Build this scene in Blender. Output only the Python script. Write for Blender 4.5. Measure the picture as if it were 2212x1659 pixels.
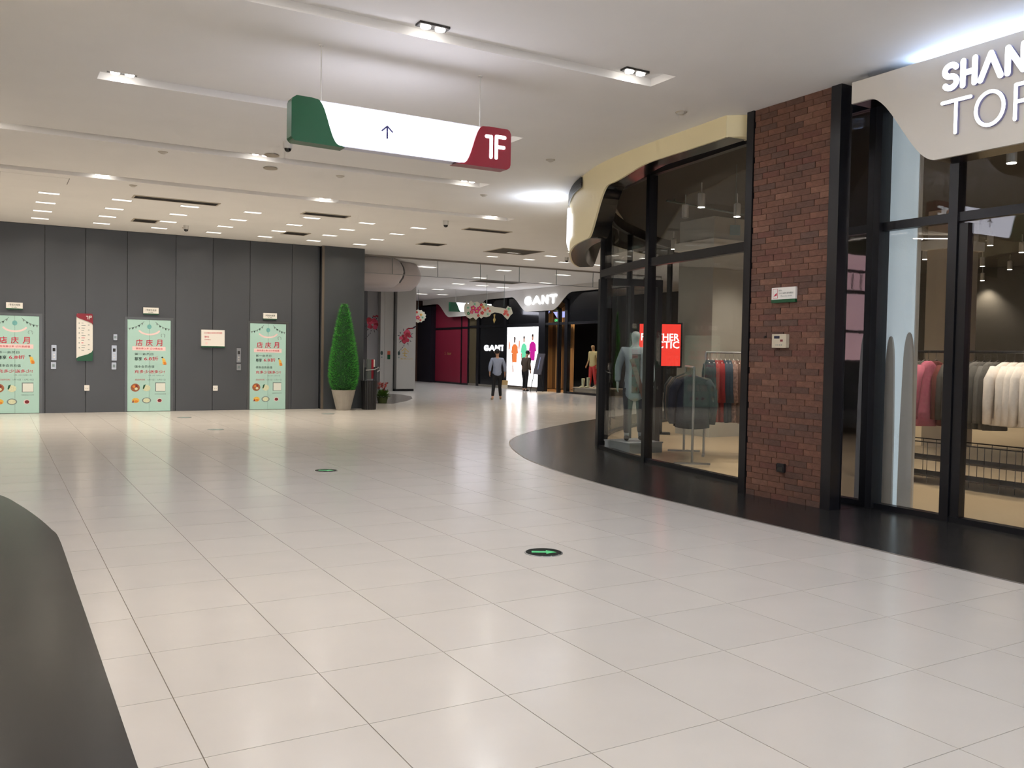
import bpy, bmesh, math, random
from mathutils import Vector, Matrix
random.seed(7)
sc = bpy.context.scene
for o in list(bpy.data.objects): bpy.data.objects.remove(o)
C = bpy.context.collection
PI = math.pi

# ------------------------------------------------------------------ camera
# world: X runs along the lift wall, Y runs down the corridor, floor z=0, camera stands at the origin
FPX, PITCH, ROLL, YAW, EYE = 1917.29, -0.0335941, 0.0171709, 0.5283138, 1.5
def _cam_axes():
    cp, sp, cr, sr = math.cos(PITCH), math.sin(PITCH), math.cos(ROLL), math.sin(ROLL)
    F = Vector((0, cp, sp)); R0 = Vector((1, 0, 0)); U0 = Vector((0, -sp, cp))
    R = R0*cr + U0*sr; U = -R0*sr + U0*cr
    M = Matrix.Rotation(-YAW, 3, 'Z')
    return M @ F, M @ R, M @ U
CF, CR, CU = _cam_axes()
cam_d = bpy.data.cameras.new('camera'); cam = bpy.data.objects.new('camera', cam_d); C.objects.link(cam)
cam_d.sensor_fit = 'HORIZONTAL'; cam_d.sensor_width = 36.0; cam_d.lens = FPX*36.0/2212.0
cam_d.clip_start = 0.05; cam_d.clip_end = 300
mw = Matrix.Identity(4)
for i in range(3):
    mw[i][0] = CR[i]; mw[i][1] = CU[i]; mw[i][2] = -CF[i]
mw[2][3] = EYE
cam.matrix_world = mw
sc.camera = cam

# ------------------------------------------------------------------ world, exposure
w = bpy.data.worlds.new('world'); sc.world = w; w.use_nodes = True
w.node_tree.nodes['Background'].inputs[0].default_value = (0.92, 0.95, 1.0, 1)
w.node_tree.nodes['Background'].inputs[1].default_value = 3.0
vs = sc.view_settings
vs.view_transform = 'Standard'; vs.look = 'None'; vs.gamma = 1.0; vs.use_curve_mapping = False
vs.exposure = 0.12
sc.cycles.use_denoising = True
sc.cycles.max_bounces = 5; sc.cycles.diffuse_bounces = 4; sc.cycles.glossy_bounces = 2
sc.cycles.use_adaptive_sampling = True; sc.cycles.adaptive_threshold = 0.11; sc.cycles.adaptive_min_samples = 8
sc.cycles.transparent_max_bounces = 10; sc.cycles.sample_clamp_indirect = 6.0
sc.cycles.caustics_reflective = False; sc.cycles.caustics_refractive = False

LAMP_W = 15.5      # corridor downlight power
SLOT_W = 9.5       # lift lobby slot light power
FAR_W = 17.0       # far corridor lights
SHOP_W = 150.0
COVE_W = 120.0     # warm cove added on the left fascia to fill the ceiling
#      # shop track spots
WARM = (1.0, 0.87, 0.70); NEUT = (0.96, 0.975, 1.0); COOL = (0.72, 0.82, 1.0)

# ------------------------------------------------------------------ picking points on real planes
def ray(px, py): return CF + CR*((px-1106)/FPX) - CU*((py-829.5)/FPX)
EYEV = Vector((0, 0, EYE))
def onz(px, py, h=0.0):
    d = ray(px, py); return EYEV + d*((h-EYE)/d.z)
def onx(px, py, v):
    d = ray(px, py); return EYEV + d*(v/d.x)
def ony(px, py, v):
    d = ray(px, py); return EYEV + d*(v/d.y)
def atd(px, py, dist):
    d = ray(px, py); return EYEV + d*(dist/math.hypot(d.x, d.y))

# ------------------------------------------------------------------ materials
def S(r, g, b):
    def f(c):
        c /= 255.0
        return c/12.92 if c <= 0.04045 else ((c+0.055)/1.055)**2.4
    return (f(r), f(g), f(b), 1.0)
MATS = {}
def mat(name, col, rough=0.6, metal=0.0, emit=0.0, ecol=None, var=0.0, scale=8.0, bump=0.0, bscale=60.0, spec=0.5, rnd=0.0, stretch=None):
    if name in MATS: return MATS[name]
    m = bpy.data.materials.new(name); m.use_nodes = True
    nt = m.node_tree; b = nt.nodes['Principled BSDF']
    b.inputs['Base Color'].default_value = col; b.inputs['Roughness'].default_value = rough
    b.inputs['Metallic'].default_value = metal; b.inputs['Specular IOR Level'].default_value = spec
    if emit > 0:
        b.inputs['Emission Color'].default_value = ecol or col; b.inputs['Emission Strength'].default_value = emit
    tc = nt.nodes.new('ShaderNodeTexCoord'); src = tc.outputs['Object']
    if stretch:
        mp = nt.nodes.new('ShaderNodeMapping'); mp.inputs['Scale'].default_value = stretch
        nt.links.new(src, mp.inputs['Vector']); src = mp.outputs['Vector']
    last = None
    if var > 0:
        n = nt.nodes.new('ShaderNodeTexNoise'); n.inputs['Scale'].default_value = scale; n.inputs['Detail'].default_value = 5
        nt.links.new(src, n.inputs['Vector'])
        mr = nt.nodes.new('ShaderNodeMapRange'); mr.inputs[1].default_value = 0.3; mr.inputs[2].default_value = 0.7
        mr.inputs[3].default_value = 1-var; mr.inputs[4].default_value = 1+var
        nt.links.new(n.outputs['Fac'], mr.inputs[0])
        mx = nt.nodes.new('ShaderNodeVectorMath'); mx.operation = 'SCALE'; mx.inputs[0].default_value = col[:3]
        nt.links.new(mr.outputs[0], mx.inputs['Scale']); last = mx.outputs[0]
    if rnd > 0:
        oi = nt.nodes.new('ShaderNodeObjectInfo')
        mr2 = nt.nodes.new('ShaderNodeMapRange'); mr2.inputs[3].default_value = 1-rnd; mr2.inputs[4].default_value = 1+rnd
        nt.links.new(oi.outputs['Random'], mr2.inputs[0])
        mx2 = nt.nodes.new('ShaderNodeVectorMath'); mx2.operation = 'SCALE'; mx2.inputs[0].default_value = col[:3]
        if last: nt.links.new(last, mx2.inputs[0])
        nt.links.new(mr2.outputs[0], mx2.inputs['Scale']); last = mx2.outputs[0]
    if last: nt.links.new(last, b.inputs['Base Color'])
    if bump > 0:
        n2 = nt.nodes.new('ShaderNodeTexNoise'); n2.inputs['Scale'].default_value = bscale; n2.inputs['Detail'].default_value = 4
        nt.links.new(src, n2.inputs['Vector'])
        bp = nt.nodes.new('ShaderNodeBump'); bp.inputs['Strength'].default_value = bump; bp.inputs['Distance'].default_value = 0.01
        nt.links.new(n2.outputs['Fac'], bp.inputs['Height']); nt.links.new(bp.outputs[0], b.inputs['Normal'])
    MATS[name] = m; return m
def glow(name, col, s, sampled=False):
    if name in MATS: return MATS[name]
    m = bpy.data.materials.new(name); m.use_nodes = True; nt = m.node_tree; nt.nodes.clear()
    e = nt.nodes.new('ShaderNodeEmission'); e.inputs[0].default_value = col; e.inputs[1].default_value = s
    o = nt.nodes.new('ShaderNodeOutputMaterial'); nt.links.new(e.outputs[0], o.inputs[0]); MATS[name] = m
    m.cycles.emission_sampling = 'AUTO' if sampled else 'NONE'; return m
def glassmat(name, tint, base=0.04, top=0.9, rough=0.0):
    m = bpy.data.materials.new(name); m.use_nodes = True; nt = m.node_tree; nt.nodes.clear()
    t = nt.nodes.new('ShaderNodeBsdfTransparent'); t.inputs[0].default_value = tint
    g = nt.nodes.new('ShaderNodeBsdfGlossy'); g.inputs['Roughness'].default_value = rough
    lw = nt.nodes.new('ShaderNodeLayerWeight'); lw.inputs[0].default_value = 0.5
    p = nt.nodes.new('ShaderNodeMath'); p.operation = 'POWER'; p.inputs[1].default_value = 5
    nt.links.new(lw.outputs['Facing'], p.inputs[0])
    mr = nt.nodes.new('ShaderNodeMapRange'); mr.inputs[3].default_value = base; mr.inputs[4].default_value = top
    nt.links.new(p.outputs[0], mr.inputs[0])
    mx = nt.nodes.new('ShaderNodeMixShader'); nt.links.new(mr.outputs[0], mx.inputs[0])
    nt.links.new(t.outputs[0], mx.inputs[1]); nt.links.new(g.outputs[0], mx.inputs[2])
    o = nt.nodes.new('ShaderNodeOutputMaterial'); nt.links.new(mx.outputs[0], o.inputs[0]); MATS[name] = m; return m

M_ceil = mat('ceiling_paint', S(238, 236, 234), 0.85, var=0.015, scale=1.5)
M_tile = mat('floor_tile', S(208, 204, 200), 0.19, var=0.025, scale=2.2, rnd=0.02, spec=0.5)
M_grout = mat('grout', S(148, 140, 132), 0.8)
M_dark = mat('dark_floor_stone', S(41, 41, 42), 0.24, var=0.06, scale=3.0, spec=0.28)
M_edge = mat('floor_edge_trim', S(150, 145, 138), 0.4)
M_panel = mat('grey_wall_panel', S(71, 74, 80), 0.34, metal=0.0, var=0.03, scale=1.2, rnd=0.04, spec=0.45)
M_pilaster = mat('dark_pilaster_panel', S(66, 70, 76), 0.32, var=0.03, scale=1.5)
M_groove = mat('panel_joint', S(38, 38, 40), 0.7)
M_black = mat('black_metal', S(20, 21, 27), 0.32, spec=0.45, bump=0.02, bscale=200)
M_blackgl = mat('black_gloss', S(9, 10, 14), 0.05, spec=0.7)
M_mirror = mat('dark_mirror_glass', S(158, 158, 166), 0.03, metal=1.0, bump=0.03, bscale=5)
M_fascia = mat('white_fascia', S(214, 210, 204), 0.4, var=0.01, scale=2)
M_soffit = mat('black_soffit', S(16, 16, 18), 0.16, spec=0.6)
M_glass = glassmat('shop_glass', (0.95, 0.96, 0.96, 1), 0.035, 0.85)
M_smoke = glassmat('smoke_curtain_glass', (0.97, 0.98, 0.98, 1), 0.02, 0.5)
M_white = mat('white_paint', S(225, 223, 219), 0.5)
M_whitemetal = mat('white_metal', S(205, 203, 200), 0.35)
M_steel = mat('brushed_steel', S(170, 172, 176), 0.3, metal=0.9, bump=0.02)
M_mint = mat('mint_poster', S(168, 205, 198), 0.4, var=0.02, scale=2)
M_pinkband = mat('pink_band', S(232, 205, 205), 0.5)
M_red = mat('sign_red', S(128, 18, 36), 0.35)
M_green = mat('sign_green', S(10, 76, 46), 0.35)
M_redtext = mat('print_red', S(196, 40, 70), 0.5)
M_inktext = mat('print_ink', S(40, 62, 60), 0.5)
M_greytext = mat('print_grey', S(120, 135, 135), 0.5)
M_brown = mat('print_brown', S(150, 92, 60), 0.6, var=0.3, scale=60)
M_orange = mat('print_orange', S(214, 130, 50), 0.6, var=0.15, scale=40)
M_yellow = mat('print_yellow', S(222, 180, 80), 0.6, var=0.15, scale=40)
M_cream = mat('print_cream', S(205, 208, 176), 0.6, var=0.12, scale=50)
M_darkred = mat('print_dark_red', S(120, 40, 48), 0.6, var=0.2, scale=60)
M_printwhite = mat('print_white', S(216, 220, 214), 0.5)
M_teal = mat('print_teal', S(110, 172, 172), 0.5, var=0.1, scale=30)

# ------------------------------------------------------------------ mesh helpers
class MB:
    def __init__(s): s.v = []; s.f = []; s.mi = []; s.cur = 0
    def add(s, vs, fs):
        n = len(s.v); s.v += [tuple(v) for v in vs]; s.f += [tuple(i+n for i in f) for f in fs]; s.mi += [s.cur]*len(fs); return s
    def box(s, x0, x1, y0, y1, z0, z1):
        x0, x1 = min(x0, x1), max(x0, x1); y0, y1 = min(y0, y1), max(y0, y1); z0, z1 = min(z0, z1), max(z0, z1)
        return s.add([(x0,y0,z0),(x1,y0,z0),(x1,y1,z0),(x0,y1,z0),(x0,y0,z1),(x1,y0,z1),(x1,y1,z1),(x0,y1,z1)],
                     [(3,2,1,0),(4,5,6,7),(0,1,5,4),(1,2,6,5),(2,3,7,6),(3,0,4,7)])
    def obox(s, o, u, v, wv, a0, a1, b0, b1, c0, c1):
        P = [o+u*a+v*b+wv*c for c in (c0, c1) for a, b in ((a0,b0),(a1,b0),(a1,b1),(a0,b1))]
        return s.add(P, [(3,2,1,0),(4,5,6,7),(0,1,5,4),(1,2,6,5),(2,3,7,6),(3,0,4,7)])
    def prism(s, poly, o, u, v, wv, d0, d1):
        n = len(poly)
        P = [o+u*a+v*b+wv*d0 for a, b in poly] + [o+u*a+v*b+wv*d1 for a, b in poly]
        F = [tuple(range(n-1, -1, -1)), tuple(range(n, 2*n))] + [(i, (i+1) % n, n+(i+1) % n, n+i) for i in range(n)]
        return s.add(P, F)
    def tube(s, pts, r, n=8, caps=True):
        pts = [Vector(p) for p in pts]; rr = r if isinstance(r, (list, tuple)) else [r]*len(pts)
        rings = []
        t0 = (pts[1]-pts[0]).normalized(); a = t0.orthogonal().normalized()
        for i, p in enumerate(pts):
            t = (pts[min(i+1, len(pts)-1)]-pts[max(i-1, 0)]).normalized()
            a = (a - t*a.dot(t));  a = a.normalized() if a.length > 1e-6 else t.orthogonal().normalized()
            b = t.cross(a)
            rings.append([p + (a*math.cos(2*PI*k/n)+b*math.sin(2*PI*k/n))*rr[i] for k in range(n)])
        V = [q for rg in rings for q in rg]; F = []
        for i in range(len(pts)-1):
            for k in range(n): F.append((i*n+k, i*n+(k+1) % n, (i+1)*n+(k+1) % n, (i+1)*n+k))
        if caps: F.append(tuple(range(n-1, -1, -1))); F.append(tuple((len(pts)-1)*n+k for k in range(n)))
        return s.add(V, F)
    def lathe(s, prof, o, n=24, axis=Vector((0,0,1))):
        o = Vector(o); a = axis.orthogonal().normalized() if abs(axis.z) < 0.99 else Vector((1,0,0)); b = axis.cross(a)
        V = []; F = []
        for r, h in prof:
            for k in range(n):
                V.append(o + axis*h + (a*math.cos(2*PI*k/n)+b*math.sin(2*PI*k/n))*max(r, 1e-4))
        for i in range(len(prof)-1):
            for k in range(n): F.append((i*n+k, i*n+(k+1) % n, (i+1)*n+(k+1) % n, (i+1)*n+k))
        F.append(tuple(range(n-1, -1, -1))); F.append(tuple((len(prof)-1)*n+k for k in range(n)))
        return s.add(V, F)
    def ellipsoid(s, o, rx, ry, rz, n=14, m=9):
        V = []; F = []
        o = Vector(o)
        for i in range(m+1):
            th = PI*i/m
            for k in range(n):
                V.append((o.x+rx*max(math.sin(th), 1e-3)*math.cos(2*PI*k/n), o.y+ry*max(math.sin(th), 1e-3)*math.sin(2*PI*k/n), o.z-rz*math.cos(th)))
        for i in range(m):
            for k in range(n): F.append((i*n+k, i*n+(k+1) % n, (i+1)*n+(k+1) % n, (i+1)*n+k))
        return s.add(V, F)
    def mesh(s, name, off=Vector((0,0,0)), smooth=False):
        me = bpy.data.meshes.new(name); me.from_pydata([(v[0]-off[0], v[1]-off[1], v[2]-off[2]) for v in s.v], [], s.f)
        me.update()
        if smooth:
            for p in me.polygons: p.use_smooth = True
        return me
    def build(s, name, m, parent=None, smooth=False, autosmooth=False):
        if parent is not None: off = Vector(parent['_o']) if '_o' in parent else Vector((0,0,0))
        else:
            xs = [v[0] for v in s.v]; ys = [v[1] for v in s.v]; zs = [v[2] for v in s.v]
            off = Vector(((min(xs)+max(xs))/2, (min(ys)+max(ys))/2, min(zs)))
        me = s.mesh(name, off, smooth)
        ml = m if isinstance(m, (list, tuple)) else [m]
        for x in ml: me.materials.append(x)
        if len(ml) > 1:
            for p, i in zip(me.polygons, s.mi): p.material_index = i
        if autosmooth:
            try: me.set_sharp_from_angle(angle=math.radians(40))
            except Exception: pass
        o = bpy.data.objects.new(name, me); C.objects.link(o)
        if parent is not None:
            o.parent = parent
            o['_o'] = tuple(off)
        else: o.location = off; o['_o'] = tuple(off)
        return o
X_, Y_, Z_ = Vector((1,0,0)), Vector((0,1,0)), Vector((0,0,1))
def box(x0, x1, y0, y1, z0, z1): return MB().box(x0, x1, y0, y1, z0, z1)
def tag(o, label, cat, group=None, kind=None):
    o['label'] = label; o['category'] = cat
    if group: o['group'] = group
    if kind: o['kind'] = kind
    return o
def thing(name, loc, label, cat, group=None, kind=None):
    o = bpy.data.objects.new(name, None); C.objects.link(o); o.location = loc; o['_o'] = tuple(loc); o.empty_display_size = 0.1
    return tag(o, label, cat, group, kind)
def copy_tree(src, parent=None, loc=None):
    c = src.copy(); C.objects.link(c)
    if parent is not None: c.parent = parent
    if loc is not None: c.location = loc
    for ch in list(src.children): copy_tree(ch, c)
    return c
def lamp(name, loc, power, color, parent=None, size=0.3, sizey=None, kind='AREA', rot=None, spot=1.6, blend=0.6, spread=None):
    l = bpy.data.lights.new(name, kind); l.energy = power; l.color = color
    if kind == 'AREA':
        l.shape = 'RECTANGLE'; l.size = size; l.size_y = sizey or size
        if spread: l.spread = spread
    elif kind == 'SPOT': l.spot_size = spot; l.spot_blend = blend; l.shadow_soft_size = size
    else: l.shadow_soft_size = size
    o = bpy.data.objects.new(name, l); C.objects.link(o)
    p = Vector(parent['_o']) if parent is not None else Vector((0,0,0))
    o.location = Vector(loc)-p
    if rot: o.rotation_euler = rot
    if parent is not None: o.parent = parent
    return o
def capsule(a, b, wd, n=8):
    a = Vector(a); b = Vector(b); d = (b-a); L = d.length
    t = d/L if L > 1e-6 else Vector((1, 0)); nn = Vector((-t.y, t.x)); r = wd/2; P = []
    for k in range(n+1):
        th = -PI/2 + PI*k/n; P.append(b + t*math.cos(th)*r + nn*math.sin(th)*r)
    for k in range(n+1):
        th = PI/2 + PI*k/n; P.append(a + t*math.cos(th)*r + nn*math.sin(th)*r)
    return [(p.x, p.y) for p in P]
def strokes(mb, lines, wd, o, u, v, wv, d0, d1):
    for L in lines:
        for i, (a, b) in enumerate(zip(L[:-1], L[1:])): mb.prism(capsule(a, b, wd), o, u, v, wv, d0, d1+0.0002*(i % 3))
    return mb
def arc(cx, cy, rx, ry, a0, a1, n=14):
    return [(cx+rx*math.cos(math.radians(a0+(a1-a0)*k/n)), cy+ry*math.sin(math.radians(a0+(a1-a0)*k/n))) for k in range(n+1)]
GLYPH = {
 'S': [arc(.5,.74,.42,.24,30,270,12)+arc(.5,.26,.42,.24,90,-150,12)],
 'H': [[(.05,0),(.05,1)],[(.95,0),(.95,1)],[(.05,.5),(.95,.5)]],
 'V^': [[(0,0),(.5,1),(1,0)]],
 'N': [[(.05,0),(.05,1),(.95,0),(.95,1)]],
 'T': [[(0,1),(1,1)],[(.5,1),(.5,0)]],
 'O': [arc(.5,.5,.5,.5,0,360,28)],
 'P': [[(0,0),(0,1),(.6,1)]+arc(.6,.75,.35,.25,90,-90,8)+[(0,.5)]],
 '1': [[(0,.95),(.45,.95),(.45,0)]],
 'F': [[(0,0),(0,1),(.8,1)],[(0,.52),(.72,.52)]],
 'G': [arc(.55,.5,.5,.5,50,335,18)+[(1.0,.45),(.55,.45)]],
 'A': [[(0,0),(.5,1),(1,0)],[(.2,.33),(.8,.33)]],
}
def letter(ch, o, u, v, wv, wdt, hgt, stroke, d0, d1, m, parent, name='letter'):
    mb = MB()
    strokes(mb, [[(a*wdt, b*hgt) for a, b in L] for L in GLYPH[ch]], stroke, o, u, v, wv, d0, d1)
    return mb.build(name, m, parent)
def text_obj(txt, o, u, v, hgt, m, parent, name='lettering', depth=0.002, align='LEFT', bold=0.0, width=None):
    cu = bpy.data.curves.new('t', 'FONT'); cu.body = txt; cu.size = 1.0; cu.align_x = align; cu.resolution_u = 2
    cu.offset = bold
    to = bpy.data.objects.new('t', cu); C.objects.link(to)
    dg = bpy.context.evaluated_depsgraph_get(); me = bpy.data.meshes.new_from_object(to.evaluated_get(dg))
    bpy.data.objects.remove(to); bpy.data.curves.remove(cu)
    if not me.vertices: return None
    ys = [q.co.y for q in me.vertices]; xs = [q.co.x for q in me.vertices]
    sy = hgt/(max(ys)-min(ys)); sx = sy if width is None else width/(max(xs)-min(xs))
    off = Vector(parent['_o']); wv = u.cross(v)
    for q in me.vertices:
        a, b = q.co.x*sx, (q.co.y-min(ys))*sy
        if width is not None: a = (q.co.x-min(xs))*sx - (width/2 if align == 'CENTER' else 0)
        q.co = o + u*a + v*b + wv*depth - off
    me.materials.append(m); me.name = name
    ob = bpy.data.objects.new(name, me); C.objects.link(ob); ob.parent = parent; ob['_o'] = tuple(off)
    return ob
def smooth_path(pts, n=8):
    out = []
    P = [Vector(p) for p in pts]; P = [P[0]*2-P[1]] + P + [P[-1]*2-P[-2]]
    for i in range(1, len(P)-2):
        for k in range(n):
            t = k/n; p0, p1, p2, p3 = P[i-1], P[i], P[i+1], P[i+2]
            out.append(0.5*((2*p1)+(-p0+p2)*t+(2*p0-5*p1+4*p2-p3)*t*t+(-p0+3*p1-3*p2+p3)*t**3))
    out.append(P[-2]); return out
def sstep(a, b, x):
    t = max(0, min(1, (x-a)/(b-a))); return t*t*(3-2*t)
def inpoly(x, y, poly):
    c = False; j = len(poly)-1
    for i in range(len(poly)):
        if (poly[i][1] > y) != (poly[j][1] > y) and x < (poly[j][0]-poly[i][0])*(y-poly[i][1])/(poly[j][1]-poly[i][1])+poly[i][0]: c = not c
        j = i
    return c

# ================================================================== STRUCTURE
HC = 4.2
# ---- floor
dark_curve = smooth_path([(6.03,-9),(6.03,-2),(6.03,3.4),(6.05,5.5),(6.065,6.72),(6.126,8.376),(6.416,10.157),(6.835,11.48),(7.594,13.055),(8.582,14.258),(10.249,15.705),(12.343,17.114),(15,18.6),(18.5,20.2)], 6)
left_curve = smooth_path([(0.44,-9),(0.44,0),(0.44,4.5),(0.438,6.1),(0.434,7.69),(0.399,8.149),(0.321,8.776),(0.195,9.542),(0.046,10.207),(-0.3,11.0),(-1.0,11.9),(-2.2,12.6),(-4,13)], 6)
glass_pts = [(7.75,-6.0),(7.75,3.0),(7.75,7.15),(7.76,7.83),(7.867,8.73),(7.93,9.26),(8.0,9.84),(8.09,10.28),(8.28,10.98),(8.53,11.74)]
glass_path = smooth_path(glass_pts[2:], 8)
glass_tail = [(9.2,12.6),(10.6,14.1),(12.6,15.5),(15,16.6),(18.5,17.9)]
dark_poly = [(p.x, p.y) for p in dark_curve] + [(x, y) for x, y in reversed(glass_tail)] + [(p.x, p.y) for p in reversed(glass_path)] + [(7.75,-9)]
left_poly = [(p.x, p.y) for p in left_curve] + [(-6,13),(-6,-9)]
shop_poly = [(7.75,-6)] + [(p.x, p.y) for p in glass_path] + glass_tail + [(24,17.9),(24,-6)]

floor = tag(box(-6, 30, -9, 52, -0.06, -0.004).build('floor', M_grout), 'pale stone tile floor of the mall corridor', 'floor', kind='structure')
TT = 0.6421975; OX, OY = 0.660, 3.330
tiles = []
for i in range(-11, 46):
    for j in range(-20, 76):
        x, y = OX+i*TT, OY+j*TT
        cx, cy = x+TT/2, y+TT/2
        cor = [(x,y),(x+TT,y),(x+TT,y+TT),(x,y+TT)]
        if all(inpoly(a, b, shop_poly) or inpoly(a, b, dark_poly) for a, b in cor) or all(inpoly(a, b, left_poly) for a, b in cor): continue
        if cy > 22.6 and cx < 8.0: continue
        if cx > 19.9 and cy > 20: continue
        d = Vector((cx, cy, -EYE)); dz = d.dot(CF)
        vis = dz > 0.3 and abs(d.dot(CR)/dz) < 0.60 and abs(d.dot(CU)/dz) < 0.46
        tiles.append((not vis, math.hypot(cx, cy), x, y))
tiles.sort()
g = 0.0022
tm = box(g, TT-g, g, TT-g, -0.012, 0.0).mesh('tile'); tm.materials.append(M_tile)
rest = MB()
for k, (nv, d, x, y) in enumerate(tiles):
    if k < 300 and not nv:
        o = bpy.data.objects.new('tile', tm); C.objects.link(o); o.parent = floor
        o.location = Vector((x, y, 0)) - Vector(floor['_o'])
    else:
        rest.box(x+g, x+TT-g, y+g, y+TT-g, -0.012, 0.0)
ro = rest.build('tile_field', M_tile, floor); ro['kind'] = 'stuff'
def slab(poly, z0, z1):
    mb = MB(); mb.prism(poly, Vector((0,0,0)), X_, Y_, Z_, z0, z1); return mb
tag(slab(dark_poly, -0.002, 0.003).build('trim_1', M_dark), 'charcoal stone floor border curving along the right shopfronts', 'floor border', kind='structure')
tag(slab(left_poly, -0.002, 0.003).build('trim_2', M_dark), 'charcoal stone floor border at the left edge', 'floor border', kind='structure')
mbe = MB()
for a, b in zip(dark_curve[:-1], dark_curve[1:]):
    a3 = Vector((a.x, a.y, 0)); b3 = Vector((b.x, b.y, 0)); t = (b3-a3).normalized(); n = Vector((-t.y, t.x, 0))
    mbe.add([a3+n*0.012+Z_*0.0035, b3+n*0.012+Z_*0.0035, b3-n*0.004+Z_*0.0035, a3-n*0.004+Z_*0.0035], [(3,2,1,0)])
tag(mbe.build('trim_3', M_edge), 'thin pale metal strip edging the right charcoal floor border', 'floor trim', kind='structure')
M_shopfloor = mat('shop_floor', S(196, 176, 146), 0.3, var=0.04, scale=2)
tag(slab(shop_poly, -0.002, 0.004).build('floor', M_shopfloor), 'beige floor inside the clothes shop on the right', 'floor', kind='structure')

# ---- ceiling with light grooves
GD = 0.075
grooves = [(-2.2,5.68,3.70,4.06),(-2.2,5.68,6.70,7.08),(0.9,5.71,9.60,9.93),(-3.0,6.83,12.50,12.86),(-3.0,9.0,15.38,15.72)]
mb = MB(); ys = [-9]
x0c, x1c, y0c, y1c = -6, 30, -9, 52
yprev = y0c
for gx0, gx1, gy0, gy1 in grooves:
    mb.box(x0c, x1c, yprev, gy0, HC, HC+0.2)
    mb.box(x0c, gx0, gy0, gy1, HC, HC+0.2); mb.box(gx1, x1c, gy0, gy1, HC, HC+0.2)
    mb.box(gx0, gx1, gy0, gy1, HC+GD, HC+0.2); yprev = gy1
mb.box(x0c, x1c, yprev, y1c, HC, HC+0.2)
ceiling = tag(mb.build('ceiling', M_ceil), 'white plaster mall ceiling with long recessed light grooves', 'ceiling', kind='structure')

# ---- lift wall (wall_back) with panels
YW = 22.40
wall = tag(box(-6, 7.27, YW+0.02, YW+3, 0, HC).build('wall_back', M_groove), 'dark grey panelled lift wall', 'wall', kind='structure')
DOORS = [(-0.085, 0.866), (2.681, 3.632), (5.50, 6.40)]
DH = 2.16
edges = [-6, -4.3, -2.6, -0.92, 0.05, 0.978, 1.80, 2.674, 3.745, 4.60, 5.49, 6.546, 7.27]
for a, b in zip(edges[:-1], edges[1:]):
    a2, b2 = a+0.006, b-0.006
    ds = [(d0-0.06, d1+0.06) for d0, d1 in DOORS if d1+0.06 > a2 and d0-0.06 < b2]
    m = MB()
    if not ds: m.box(a2, b2, YW, YW+0.02, 0, HC-0.01)
    else:
        d0, d1 = ds[0]
        m.box(a2, b2, YW, YW+0.02, DH+0.06, HC-0.01)
        if d0 > a2: m.box(a2, d0, YW, YW+0.02, 0, DH+0.06)
        if d1 < b2: m.box(d1, b2, YW, YW+0.02, 0, DH+0.06)
    m.build('panel', M_panel, wall)
pil = tag(box(7.30, 8.42, 22.22, 48.0, 0, HC).build('wall_end', M_pilaster), 'dark grey pilaster at the right end of the lift wall', 'wall', kind='structure')  # run far back to keep the bright world out of the shop glass
box(7.27, 7.33, 22.205, 22.25, 0, HC).build('edge_trim', mat('bronze_edge', S(96, 88, 80), 0.35), pil)

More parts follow.
